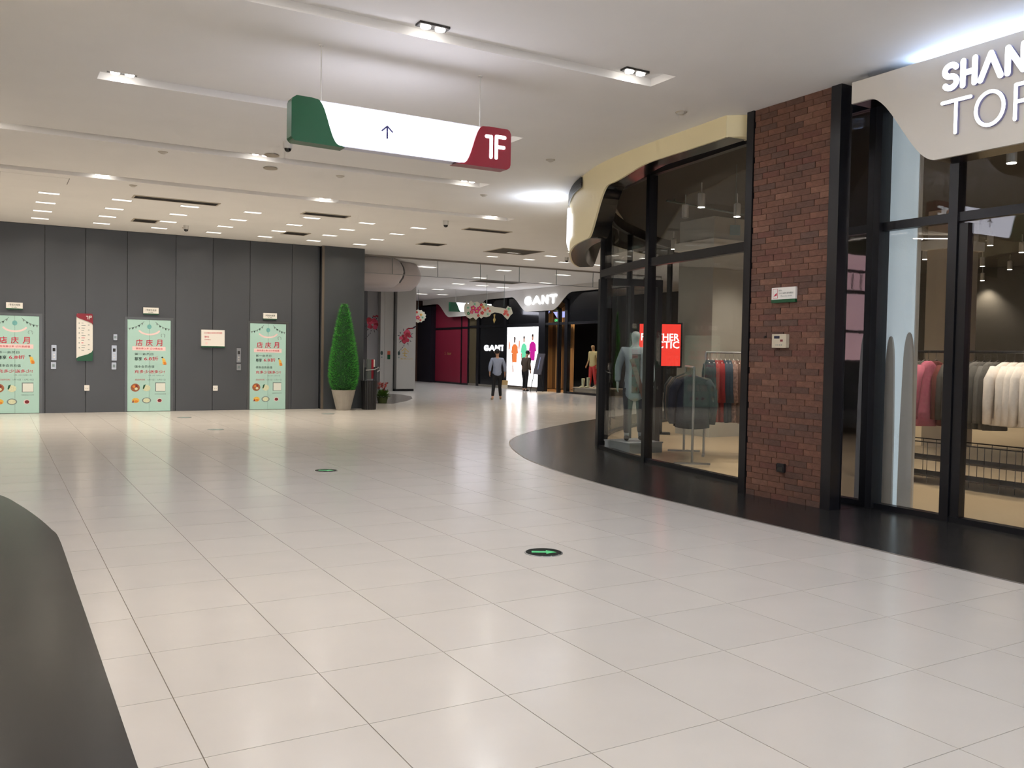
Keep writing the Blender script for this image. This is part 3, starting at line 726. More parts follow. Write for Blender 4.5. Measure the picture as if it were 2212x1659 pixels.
for x, y, w_ in dets:
    t = thing('smoke_detector', (x, y, HC-0.04), 'small round ceiling detector '+w_, 'detector', 'small round ceiling detectors')
    MB().lathe([(0.025, 0), (0.055, 0.018), (0.06, 0.03)], (x, y, HC-0.03), 16).build('body', M_det, t)
    MB().lathe([(0.065, 0), (0.065, 0.006)], (x, y, HC-0.006), 16).build('base', M_ventframe, t)
def dome(x, y, label):
    t = thing('dome_camera', (x, y, HC-0.12), label, 'camera', 'ceiling cameras')
    MB().lathe([(0.055, 0.0), (0.06, 0.09)], (x, y, HC-0.09), 18).build('housing', M_whitemetal, t)
    MB().ellipsoid((x, y, HC-0.09), 0.046, 0.046, 0.046).build('dome', M_blackgl, t, smooth=True)
dome(3.29, 11.5, 'white dome camera peeking out beside the green sign end')
for px, py, w_ in ((402,487,'before the middle lift'), (963,477,'right of the fourth groove'), (1224,556,'before the curved window corner')):
    p = onz(px, py, HC); dome(p.x, p.y, 'small ceiling camera '+w_)
# access hatch
t = thing('access_hatch', (0.5, 16.4, HC-0.006), 'flush ceiling access hatch at the far left', 'hatch')
box(0.08, 1.05, 16.02, 16.62, HC-0.004, HC-.001).build('panel', M_ceil, t)
for a in (0.08, 1.05): box(a-0.004, a+0.004, 16.02, 16.62, HC-0.006, HC-.001).build('joint', M_ventdark, t)

# ================================================================== HANGING SIGN
SY = 7.66
sg = thing('hanging_sign', (3.3, SY, 3.31), 'hanging lightbox sign with green and red ends, arrow and 1F', 'sign')
zb_, zt_ = 3.318, 3.70
M_sign = glow('sign_lightbox', (0.87, 0.87, 1.0, 1), 6.0, True)
M_signcase = mat('sign_case', S(200, 200, 214), 0.4)
D = 0.115
def scurve(x0, x1, z0, z1, n=14): return [(x0+(x1-x0)*(k/n)+0.0, z0+(z1-z0)*sstep(0, 1, k/n)) for k in range(n+1)]
o0 = Vector((0, SY, 0))
box(2.42, 4.12, SY+0.004, SY+D, zb_+0.004, zt_-0.004).build('case', M_signcase, sg)
box(2.40, 4.12, SY, SY+0.004, zb_+0.012, zt_-0.012).build('light_panel', M_sign, sg)
box(2.45, 4.10, SY+D, SY+D+0.004, zb_+0.012, zt_-0.012).build('light_panel', M_sign, sg)
gpoly = [(2.215, zb_+0.03), (2.225, zb_+0.012), (2.245, zb_-0.004), (2.70, zb_-0.01), (2.66, zb_+0.005)] + [(2.66-(2.66-2.43)*q, zb_+0.005+(zt_-zb_-0.005)*sstep(0.0, 1.0, q*0.5+0.25*(1-math.cos(PI*q)))) for q in [k/14 for k in range(1, 14)]] + [(2.425, zt_), (2.39, zt_+0.004), (2.26, zt_+0.004), (2.225, zt_-0.02), (2.215, zt_-0.05)]
MB().prism(gpoly, o0, X_, Z_, -Y_, -D-0.006, 0.02).build('end_cap', M_green, sg)
rpoly = [(3.80, zb_-0.01), (4.36, zb_-0.006), (4.39, zb_+0.015), (4.40, zb_+0.045), (4.40, zt_-0.04), (4.385, zt_-0.01), (4.36, zt_+0.004), (4.15, zt_+0.004), (4.115, zt_)] + [(4.10-(4.10-3.87)*q, zt_-(zt_-zb_-0.005)*sstep(0.0, 1.0, q*0.5+0.25*(1-math.cos(PI*q)))) for q in [k/14 for k in range(1, 15)]]
rcap = MB().prism(rpoly, o0, X_, Z_, -Y_, -D-0.006, 0.02).build('end_cap', M_red, sg)
letter('1', Vector((4.125, SY-0.02, 3.412)), X_, Z_, -Y_, 0.115, 0.205, 0.034, 0, 0.006, M_lit, rcap, 'numeral')
letter('F', Vector((4.235, SY-0.02, 3.412)), X_, Z_, -Y_, 0.115, 0.205, 0.034, 0, 0.006, M_lit, rcap, 'letter')
M_arrow = mat('arrow_ink', S(40, 38, 90), 0.5)
a = MB(); ax = 3.105
strokes(a, [[(ax, 3.452), (ax, 3.558)], [(ax-0.05, 3.515), (ax, 3.560), (ax+0.05, 3.515)]], 0.016, o0, X_, Z_, -Y_, 0.0, 0.003); a.build('arrow', M_arrow, sg)
text_obj('1号2号电梯', Vector((3.27, SY-0.001, 3.50)), X_, Z_, 0.032, mat('pale_print', S(205, 205, 225), .5, emit=.85, ecol=(.8,.8,.9,1)), sg, depth=0.001, width=0.20)
text_obj('Elevator', Vector((3.31, SY-0.001, 3.462)), X_, Z_, 0.024, MATS['pale_print'], sg, depth=0.001, width=0.16)
for x in (2.50, 4.088):
    MB().tube([(x, SY+D/2, zt_-0.004), (x, SY+D/2, HC)], 0.006, 8).build('rod', M_whitemetal, sg)
    MB().lathe([(0.02, 0), (0.025, 0.012)], (x, SY+D/2, HC-0.012), 14).build('ceiling_rose', M_whitemetal, sg)

# ================================================================== LIFT WALL FITTINGS
def wrect(px0, py0, px1, py1, Yp=YW):
    a = ony(px0, py0, Yp); b = ony(px1, py1, Yp); return a.x, b.x, b.z, a.z
def plate(px, label, n):
    x0, x1, z0, z1 = wrect(*px)
    t = thing('lift_number_plate', ((x0+x1)/2, YW, z0), label, 'sign', 'plates above the lift doors')
    bd_ = box(x0, x1, YW-0.05, YW, z0+0.012, z1).build('board', M_white, t)
    box(x0, x1, YW-0.05, YW, z0-0.012, z0+0.012).build('base_strip', M_green, t)
    text_obj('%d号观光电梯' % n, Vector((x0+0.05, YW-0.05, z0+0.065)), X_, Z_, 0.05, M_inktext, bd_, depth=0.002, width=(x1-x0)-0.1)
    text_obj('Lift', Vector(((x0+x1)/2, YW-0.05, z0+0.025)), X_, Z_, 0.022, M_green, t, depth=0.002, align='CENTER', width=0.1)
plate((13,653,49,668), 'cream number plate over the left lift doors', 1)
plate((309,664,342,679), 'cream number plate over the middle lift doors', 2)
plate((568,676,597,690), 'cream number plate over the right lift doors', 3)
# directory board
x0, x1, z0, z1 = wrect(165, 677, 200, 780)
t = thing('floor_directory', ((x0+x1)/2, YW, z0), 'white floor directory with red top and green foot between the lifts', 'sign')
oD = Vector((x0, YW, z0)); W, H = x1-x0, z1-z0
def rnd_rect(w_, h_, r):
    return arc(w_-r, r, r, r, -90, 0, 4)+arc(w_-r, h_-r, r, r, 0, 90, 4)+arc(r, h_-r, r, r, 90, 180, 4)+arc(r, r, r, r, 180, 270, 4)
MB().prism(rnd_rect(W, H, .03), oD, X_, Z_, -Y_, 0, .04).build('board', M_white, t)
MB().prism([(0, H*.93), (W*.15, H*.90), (W*.75, H*.83), (W*.95, H*.80), (W, H*.76), (W, H-.02), (W-.02, H), (.02, H), (0, H-.02)], oD, X_, Z_, -Y_, .0, .055).build('header', M_red, t)
MB().prism([(0, H*.06), (W*.15, H*.09), (W*.7, H*.145), (W*.93, H*.19), (W, H*.235), (W, .02), (W-.02, 0), (.02, 0), (0, .02)], oD, X_, Z_, -Y_, .0, .055).build('footer', M_green, t)
letter('1', oD+X_*(W*.60)+Z_*(H*.885)-Y_*.055, X_, Z_, -Y_, .07, .07, .014, 0, .003, M_printwhite, t, 'numeral')
letter('F', oD+X_*(W*.78)+Z_*(H*.885)-Y_*.055, X_, Z_, -Y_, .06, .07, .014, 0, .003, M_printwhite, t, 'letter')
for k in range(12):
    zz = H*(.80-.052*k); col = M_greytext if k not in (6, 8) else M_redtext
    box(oD.x+W*.30, oD.x+W*(.42+.13*((k*7) % 4)/3), YW-.042, YW-.04, z0+zz-.006, z0+zz+.006).build('text_line', col, t)
    if k % 2 == 0:
        box(oD.x+W*.13, oD.x+W*.20, YW-.042, YW-.04, z0+zz-.014, z0+zz+.008).build('floor_number', M_greytext, t)
        box(oD.x+W*.70, oD.x+W*.80, YW-.042, YW-.04, z0+zz-.05, z0+zz-.034).build('text_line', M_greytext, t)
# call panels
def call(px, label, screen=True, lamp_=False):
    x0, x1, z0, z1 = wrect(*px)
    t = thing('lift_call_panel', ((x0+x1)/2, YW, z0), label, 'call panel', 'steel panels beside the lift doors')
    pl_ = MB().prism(rnd_rect(x1-x0, z1-z0, .012), Vector((x0, YW, z0)), X_, Z_, -Y_, 0, .018).build('plate', M_steel, t)
    cx = (x0+x1)/2; h = z1-z0
    if screen:
        box(cx-.028, cx+.028, YW-.021, YW-.018, z0+h*.58, z0+h*.80).build('screen', M_groove, pl_)
        for q in (.18, .36): MB().lathe([(.018, 0), (.016, .006)], (cx, YW-.018, z0+h*q), 12, -Y_).build('button', M_whitemetal, pl_)
    else:
        box(cx-.025, cx+.025, YW-.021, YW-.018, z0+h*.3, z0+h*.7).build('label_plate', M_greytext, pl_)
call((111,745,122,778), 'tall steel call panel right of the left lift')
call((110,782,121,797), 'small square steel plate under the left call panel', False)
call((245,722,253,735), 'tiny white square plate above the middle call panel', False)
call((241,746,252,779), 'tall steel call panel left of the middle lift')
call((241,783,251,798), 'small square steel plate under the middle call panel', False)
call((511,752,520,783), 'tall steel call panel left of the right lift')
call((511,786,520,800), 'small square steel plate under the right call panel', False)
for px, lab in (((182,832,193,844), 'small white wall socket right of the left lift'), ((460,833,470,844), 'small white wall socket between the middle and right lifts')):
    x0, x1, z0, z1 = wrect(*px)
    t = thing('wall_socket', ((x0+x1)/2, YW, z0), lab, 'socket', 'white wall sockets')
    MB().prism(rnd_rect(x1-x0, z1-z0, .012), Vector((x0, YW, z0)), X_, Z_, -Y_, 0, .02).build('plate', M_white, t)
    for s in (-1, 1): box((x0+x1)/2+s*.018-.004, (x0+x1)/2+s*.018+.004, YW-.022, YW-.02, z0+.045, z0+.065).build('slot', M_groove, t)
x0, x1, z0, z1 = wrect(434, 712, 484, 750)
t = thing('notice_board', ((x0+x1)/2, YW, z0), 'white notice board with red print between the middle and right lifts', 'sign')
box(x0, x1, YW-.06, YW, z0+.02, z1).build('board', M_white, t)
box(x0, x1, YW-.065, YW, z0-.012, z0+.02).build('base_strip', M_green, t)
text_obj('公众号微信 扫码积分停车缴费', Vector((x0+.06, YW-.06, z1-.095)), X_, Z_, .042, M_redtext, t, depth=.003, width=(x1-x0)-.12)
text_obj('微信', Vector((x0+.07, YW-.06, z0+.22)), X_, Z_, .05, M_redtext, t, depth=.003, width=.11)
text_obj('会员积分', Vector((x0+.07, YW-.06, z0+.16)), X_, Z_, .03, M_redtext, t, depth=.003, width=.15)
MB().prism(arc(x0+.12, z0+.085, .03, .03, 0, 340, 14), Vector((0, YW-.06, 0)), X_, Z_, -Y_, 0, .003).build('seal', M_pinkband, t)
# brick pier fittings
t = thing('wall_notice', (XB, 6.64, 2.09), 'white notice plate with green foot on the brick pier', 'sign')
box(XB-.03, XB-.002, 6.475, 6.80, 2.125, 2.25).build('board', M_white, t)
box(XB-.034, XB-.002, 6.475, 6.80, 2.09, 2.125).build('base_strip', M_green, t)
oN = Vector((XB-.03, 6.80, 2.125))
MB().prism([(.02,.012),(.085,.012),(.085,.112),(.02,.112)], oN, -Y_, Z_, -X_, 0, .001).build('icon_frame', M_redtext, t)
MB().prism([(.024,.016),(.081,.016),(.081,.108),(.024,.108)], oN, -Y_, Z_, -X_, 0, .002).build('icon_ground', M_white, t)
MB().prism([(.028,.03),(.05,.055),(.07,.07),(.076,.055),(.07,.04),(.045,.035)], oN, -Y_, Z_, -X_, 0, .003).build('icon', M_redtext, t)
text_obj('提示:', oN-Y_*.10+Z_*.085, -Y_, Z_, .016, M_inktext, t, depth=.002, width=.045)
text_obj('小心·台阶 请勿靠近', oN-Y_*.10+Z_*.055, -Y_, Z_, .018, M_inktext, t, depth=.002, width=.20)
text_obj('Please be careful', oN-Y_*.13+Z_*.028, -Y_, Z_, .014, M_greytext, t, depth=.002, width=.15)
t = thing('control_box', (XB, 6.66, 1.61), 'cream control box with small dark display on the brick pier', 'control box')
box(XB-.05, XB-.002, 6.565, 6.76, 1.615, 1.76).build('housing', mat('cream_plastic', S(198,188,168), .5), t)
box(XB-.052, XB-.05, 6.655, 6.73, 1.712, 1.74).build('display', mat('display_dark', S(44,48,70), .2), t)
box(XB-.052, XB-.05, 6.61, 6.645, 1.68, 1.702).build('button', M_darkred, t)
for k in range(4): box(XB-.0515, XB-.05, 6.62+.025*k, 6.632+.025*k, 1.64, 1.65).build('button', M_greytext, t)
t = thing('black_socket', (XB, 6.615, .306), 'small black socket box low on the brick pier', 'socket')
box(XB-.035, XB-.002, 6.565, 6.665, .306, .396).build('housing', M_black, t)
box(XB-.04, XB-.035, 6.58, 6.65, .32, .36).build('flap', M_soffit, t)
t = thing('screw_hook', (XB, 6.89, 1.72), 'tiny dark hook left of the cream control box', 'hook')
MB().lathe([(.012, 0), (.014, .01)], (XB-.012, 6.891, 1.735), 10, X_).build('plate', M_black, t)
MB().tube([(XB-.01, 6.891, 1.735), (XB-.03, 6.891, 1.733), (XB-.03, 6.891, 1.715)], .004, 6).build('shank', M_black, t)

# ================================================================== FLOOR DISCS
M_discblk = mat('disc_dark', S(24, 28, 26), 0.6, spec=0.15); M_discgreen = mat('disc_green', S(70, 190, 120), 0.4, emit=0.25, ecol=S(70,200,120))
def fdisc(x, y, label, r=0.15):
    t = thing('floor_exit_marker', (x, y, 0), label, 'floor marker', 'round floor exit markers')
    MB().lathe([(r, 0), (r, .003), (r*.94, .005)], (x, y, 0), 36).build('rim', M_steel, t)
    MB().lathe([(r*.93, 0), (r*.93, .0062)], (x, y, 0), 36).build('plate', M_discblk, t)
    o = Vector((x, y, .0062))
    MB().prism([(-.025,-.09),(.025,-.09),(.025,.02),(.06,.02),(0,.10),(-.06,.02),(-.025,.02)], o, Vector((-.5,-.86,0)), Vector((.86,-.5,0)), Z_, 0, .0008).build('arrow', M_discgreen, t)
    for k in range(3):
        a = -2.2+.5*k; MB().lathe([(.008, 0), (.006, .002)], (x+math.cos(a)*r*.97, y+math.sin(a)*r*.97, .004), 8).build('stud', M_whitemetal, t)
fdisc(3.593, 5.639, 'round floor exit marker with green arrow nearest the camera', .145)
fdisc(3.585, 10.73, 'round floor exit marker with green arrow, second from the camera', .145)
for px, py, lab in ((466,928,'faint metal floor plate below the middle lift'), (398,902,'faint metal floor plate close to the middle lift'), (708,894,'faint metal floor plate before the potted topiary'), (1015,888,'faint metal floor plate left of the walking person')):
    p = onz(px, py)
    t = thing('floor_plate', (p.x, p.y, 0), lab, 'floor plate', 'metal floor plates')
    MB().lathe([(.15, 0), (.15, .003)], (p.x, p.y, 0), 24).build('plate', M_steel, t)
    MB().lathe([(.135, 0), (.135, .0035)], (p.x, p.y, 0), 24).build('inset', M_greytext, t)

# ================================================================== POTTED TOPIARY
tx, ty = 7.70, 21.72
t = thing('potted_topiary', (tx, ty, 0), 'tall green artificial cone topiary in a grey tapered pot', 'plant')
MB().lathe([(.18,0),(.185,.02),(.30,.50),(.31,.52),(.285,.52),(.275,.47)], (tx, ty, 0), 28).build('pot', mat('grey_pot', S(150,144,136), .7, var=.08, scale=6), t, smooth=False)
prof = [(.27,.50),(.355,.66),(.39,.85),(.385,1.1),(.345,1.4),(.28,1.75),(.20,2.15),(.13,2.45),(.05,2.70)]
MB().lathe([(r*.88, h) for r, h in prof], (tx, ty, 0), 24).build('core', mat('topiary_core', S(20,62,26), .9), t)
fo = MB(); rr = random.Random(3)
def prad(h):
    for (r0, h0), (r1, h1) in zip(prof[:-1], prof[1:]):
        if h0 <= h <= h1: return r0+(r1-r0)*(h-h0)/(h1-h0)
    return .05
for k in range(9000):
    while True:
        h = .5+2.2*rr.random()
        if rr.random() < prad(h)/.4: break
    a = rr.random()*2*PI; r = prad(h)*.86; n = Vector((math.cos(a), math.sin(a), 0)); tg = Vector((-n.y, n.x, 0))
    p = Vector((tx, ty, h))+n*r
    d = (n*(.75+.4*rr.random())+Z_*(.9*rr.random()-.15)+tg*(.7*(rr.random()-.5))).normalized(); L = .05+.045*rr.random()
    wv = d.cross(Vector((rr.random()-.5, rr.random()-.5, rr.random()-.5))).normalized()*.005
    fo.cur = rr.choice((0, 0, 1, 2))
    fo.add([p-wv, p+wv, p+d*L], [(0,1,2)])
fo.build('foliage', [mat('leaf_a', S(58,150,54), .6), mat('leaf_b', S(92,184,72), .6), mat('leaf_c', S(36,114,44), .6)], t)['kind'] = 'stuff'

# ================================================================== UMBRELLA BAG STAND
ux, uy = 8.42, 21.80
t = thing('umbrella_bag_stand', (ux, uy, 0), 'black pleated bin with chrome umbrella bagging frame beside the topiary', 'bin')
V = []; n = 48
b = MB(); rings = []
for h, r in ((0,.175),(.03,.18),(.4,.19),(.74,.205),(.75,.205)):
    for k in range(n):
        rk = r*(1+.035*(k % 2)); V.append((ux+rk*math.cos(2*PI*k/n), uy+rk*math.sin(2*PI*k/n), h))
F = []
for i in range(4):
    for k in range(n): F.append((i*n+k, i*n+(k+1) % n, (i+1)*n+(k+1) % n, (i+1)*n+k))
F += [tuple(range(n-1,-1,-1)), tuple(4*n+k for k in range(n))]
b.add(V, F); b.build('bin', mat('black_plastic', S(20,20,24), .45), t)
for dx in (-.15, -.09): MB().tube([(ux+dx, uy, .75), (ux+dx, uy, 1.3)], .013, 10).build('post', M_steel, t)
box(ux-.07, ux+.05, uy-.02, uy+.02, .78, 1.3).build('back_plate', mat('grey_plate', S(84,92,92), .4), t)
box(ux+.05, ux+.11, uy-.025, uy+.02, .8, 1.3).build('red_stripe_panel', M_red, t)
box(ux+.11, ux+.14, uy-.02, uy+.02, .95, 1.3).build('white_edge', M_white, t)
MB().tube([(ux-.12, uy-.06, 1.02), (ux+.12, uy-.08, 1.04), (ux+.24, uy-.06, 1.10), (ux+.28, uy-.02, 1.02), (ux+.2, uy, .97)], .016, 8).build('handle', M_steel, t)
for dx in (-.13, .12, .17): MB().tube([(ux+dx, uy-.03, .72), (ux+dx+.01, uy-.03, 1.1+.05*dx)], .02, 8).build('umbrella_shaft', M_black, t)

# ================================================================== RED FLOWERS IN A LOW POT
p = onz(826, 871); px_, py_ = p.x, p.y
t = thing('red_potted_flowers', (px_, py_, 0), 'low green plant with red flowers right of the black bin', 'plant')
MB().lathe([(.12,0),(.16,.16),(.165,.18)], (px_, py_, 0), 18).build('pot', mat('olive_pot', S(72,84,40), .6), t)
fo = MB(); rr = random.Random(5)
for k in range(260):
    a = rr.random()*2*PI; e = rr.random()*1.3; d = Vector((math.cos(a)*math.cos(e), math.sin(a)*math.cos(e), math.sin(e)*.9)); s = Vector((-d.y, d.x, 0))
    s = s.normalized() if s.length > .01 else X_
    p0 = Vector((px_, py_, .16)); L = .2+.14*rr.random()
    fo.add([p0+d*L*.4, p0+d*L*.7+s*.03, p0+d*L, p0+d*L*.7-s*.03], [(0,1,2,3)])
fo.build('leaves', mat('plant_leaf', S(78,112,40), .6), t)
fo = MB()
for k in range(90):
    a = rr.random()*2*PI; r = .16*rr.random(); p0 = Vector((px_+r*math.cos(a)-.02, py_+r*math.sin(a), .42+.16*rr.random())); d = Vector((rr.random()-.5, rr.random()-.5, rr.random())).normalized(); s = d.orthogonal().normalized()
    fo.add([p0, p0+d*.04+s*.02, p0+d*.08, p0+d*.04-s*.02], [(0,1,2,3)])
MB().tube([(px_+.02, py_, .3), (px_+.10, py_, .56), (px_+.17, py_, .60)], .02, 6).build('bloom_stalk', M_darkred, t)
fo.build('flowers', mat('plant_red', S(170,50,30), .6), t)

# ================================================================== WHITE COLUMN WITH PAINTED FLOWERS
M_colw = mat('column_white', S(172,170,166), .5); M_colshade = mat('column_shaded', S(142,140,142), .5)  # grey copy puts the side face's shade into its colour
t = thing('trim_7', (13.2, 31.9, 0), 'white column group with painted peonies beyond the lift wall', 'column', kind='structure')
box(12.26, 12.70, 32.0, 33.4, 0, HC).build('side_shaft', M_colshade, t)
box(12.70, 12.86, 31.75, 33.4, 0, HC).build('shaft', M_colw, t)
box(12.88, 13.235, 31.78, 33.4, 0, HC).build('shaft', M_colw, t)
box(13.25, 13.31, 31.9, 33.4, 0, HC).build('shadow_gap', M_groove, t)
box(13.31, 14.09, 31.6, 33.4, .09, HC).build('shaft', M_colw, t)
box(13.31, 14.06, 31.66, 33.4, 0, .09).build('plinth', M_groove, t)
M_pet = [mat('petal_a', S(176,44,70), .6, var=.15, scale=20), mat('petal_b', S(198,70,96), .6), mat('petal_c', S(150,30,46), .6)]
M_inkd = mat('ink_dark', S(48,40,56), .7); M_gold = mat('gold_leaf', S(186,160,96), .5)
def peony(cx, cz, s, yf, par, seed):
    r = random.Random(seed); o = Vector((cx, yf, cz))
    for k in range(16):
        a = r.random()*2*PI; q = .42*s*math.sqrt(r.random()); x, z = q*math.cos(a)*.9, q*math.sin(a); rad = s*(.12+.1*r.random())
        MB().prism(arc(x, z, rad, rad*.85, 0, 330, 9), o, X_, Z_, -Y_, 0, .004+.0006*k).build('petal', M_pet[k % 3], par)
    for k in range(12):
        a = -.3+2*PI*k/12+.3*r.random(); q = s*(.42+.1*r.random()); x, z = q*math.cos(a), q*math.sin(a)
        d = Vector((math.cos(a), math.sin(a))); n_ = Vector((-d.y, d.x)); L = s*(.12+.12*r.random())
        MB().prism([(x-n_.x*.03*s, z-n_.y*.03*s), (x+d.x*L, z+d.y*L), (x+n_.x*.05*s, z+n_.y*.05*s)], o, X_, Z_, -Y_, 0, .003).build('leaf', M_inkd, par)
    for k in range(7):
        x, z = s*(.15+.11*k), s*(.52+.03*k+.1*r.random()); MB().prism(arc(x, z, s*.09, s*.06, 0, 320, 7), o, X_, Z_, -Y_, 0, .004).build('bud', M_pet[2] if k < 5 else M_inkd, par)
    for k in range(4):
        x, z = -s*(.1+.12*k), -s*(.62+.13*k); MB().prism([(x, z), (x-.06*s, z-.14*s), (x+.02*s, z-.1*s)], o, X_, Z_, -Y_, 0, .003).build('leaf', M_inkd, par)
peony(13.66, 2.10, .50, 31.6, t, 1)
peony(12.44, 2.55, .50, 32.0, t, 2)
g_ = MB(); strokes(g_, [[(13.66,1.66),(13.64,1.38)],[(13.52,1.55),(13.64,1.66),(13.80,1.52)],[(13.56,1.46),(13.74,1.46)],[(13.6,1.38),(13.72,1.34)]], .03, Vector((0,31.6,0)), X_, Z_, -Y_, 0, .003); g_.build('gold_motif', M_gold, t)
text_obj('春满人间', Vector((13.46, 31.6, 1.22)), X_, Z_, .06, M_gold, t, depth=.003, width=.5)
for x, yf in ((13.40, 31.6), (12.76, 31.75)):
    MB().prism(arc(x, 1.46, .05, .08, 0, 330, 10), Vector((0, yf, 0)), X_, Z_, -Y_, 0, .003).build('ink_mark', M_inktext, t)
    MB().prism(arc(x, 1.30, .03, .03, 0, 330, 8), Vector((0, yf, 0)), X_, Z_, -Y_, 0, .003).build('ink_mark', M_greytext, t)
box(13.0, 13.12, 31.775, 31.78, 1.40, 1.54).build('sign_plate', mat('orange_plate', S(196,90,60), .5), t)
box(13.0, 13.12, 31.775, 31.78, 1.22, 1.40).build('sign_plate', M_green, t)
# bulging white bulkhead behind the smoke curtain
bk = thing('trim_8', (9.4, 24.9, 3.4), 'white bulging rounded bulkhead hanging from the ceiling beyond the lift wall', 'bulkhead', kind='structure')
M_bulk = mat('bulkhead_white', S(196,187,188), .55)
pf = [(1.02,3.42),(1.17,3.55),(1.27,3.70),(1.31,3.85),(1.28,4.0),(1.21,4.12),(1.14,4.199)]
MB().lathe([(r, h) for r, h in pf], (10.195, 25.71, 0), 48).build('outer_ring', M_bulk, bk, smooth=True)
MB().lathe([(r*.99+.01, h) for r, h in pf[1:6]], (9.305, 24.89, 0), 48).build('shadow_gap', M_groove, bk, smooth=True)
MB().lathe([(r*.99, h-.01) for r, h in pf], (9.20, 24.72, 0), 48).build('inner_ring', M_bulk, bk, smooth=True)

# ================================================================== FIGURES (skin-grown meshes)
def skinned(nodes, edges, root, sub=1):
    names = list(nodes); me = bpy.data.meshes.new('sk')
    me.from_pydata([nodes[n][0] for n in names], [(names.index(a), names.index(b)) for a, b in edges], [])
    ob = bpy.data.objects.new('sk', me); C.objects.link(ob)
    ob.modifiers.new('s', 'SKIN'); lay = me.skin_vertices[0].data if me.skin_vertices else None
    for i, n in enumerate(names):
        r = nodes[n][1]; r = r if isinstance(r, tuple) else (r, r)
        lay[i].radius = r; lay[i].use_root = (n == root)
    sm_ = ob.modifiers.new('u', 'SUBSURF'); sm_.levels = sub; sm_.render_levels = sub
    dg = bpy.context.evaluated_depsgraph_get(); out = bpy.data.meshes.new_from_object(ob.evaluated_get(dg))
    bpy.data.objects.remove(ob); bpy.data.meshes.remove(me)
    for p in out.polygons: p.use_smooth = True
    return out
def attach(me, name, m, parent):
    me.name = name; me.materials.clear(); me.materials.append(m)
    o = bpy.data.objects.new(name, me); C.objects.link(o); o.parent = parent; return o
def body_nodes(P):
    N = {'pelvis': ((0,0,.95), .095), 'spine': ((0,P.get('lean',0)*.3,1.13), .115), 'chest': ((0,P.get('lean',0)*.8,1.33), .13), 'neckb': ((0,P.get('lean',0),1.47), .06),
         'neck': ((0,P.get('lean',0)+.01,1.53), .05)}
    hd = P.get('head', (0,0.02,0)); hb = Vector((0, P.get('lean',0)+.01, 1.56))
    N['head0'] = (tuple(hb+Vector((hd[0]*.3, hd[1]*.3, .03))), (.07,.075)); N['head1'] = (tuple(hb+Vector((hd[0]*.7, hd[1]*.8+.01, .10))), (.078,.092)); N['head2'] = (tuple(hb+Vector((hd[0], hd[1]+.005, .165))), (.06,.07))
    Ed = [('pelvis','spine'),('spine','chest'),('chest','neckb'),('neckb','neck'),('neck','head0'),('head0','head1'),('head1','head2')]
    for s, k in ((-1,'L'), (1,'R')):
        el, wr = P['elbow'+k], P['wrist'+k]; kn, an = P['knee'+k], P['ankle'+k]
        wr = Vector(wr); dd = (wr-Vector(el)).normalized()
        N['sh'+k] = ((s*.18, P.get('lean',0)*.95, 1.42), .06); N['el'+k] = (el, .045); N['wr'+k] = (tuple(wr), (.03,.026)); N['palm'+k] = (tuple(wr+dd*.06), (.036,.018))
        Ed += [('chest','sh'+k),('sh'+k,'el'+k),('el'+k,'wr'+k),('wr'+k,'palm'+k)]
        N['hip'+k] = ((s*.095,0,.88), .072); N['kn'+k] = (kn, .062); N['an'+k] = (an, .042)
        N['heel'+k] = ((an[0], an[1]-.03, .045), .035); N['toe'+k] = ((an[0]+s*.02, an[1]+.15, .03), (.04,.025))
        Ed += [('pelvis','hip'+k),('hip'+k,'kn'+k),('kn'+k,'an'+k),('an'+k,'heel'+k),('heel'+k,'toe'+k)]
    return N, Ed
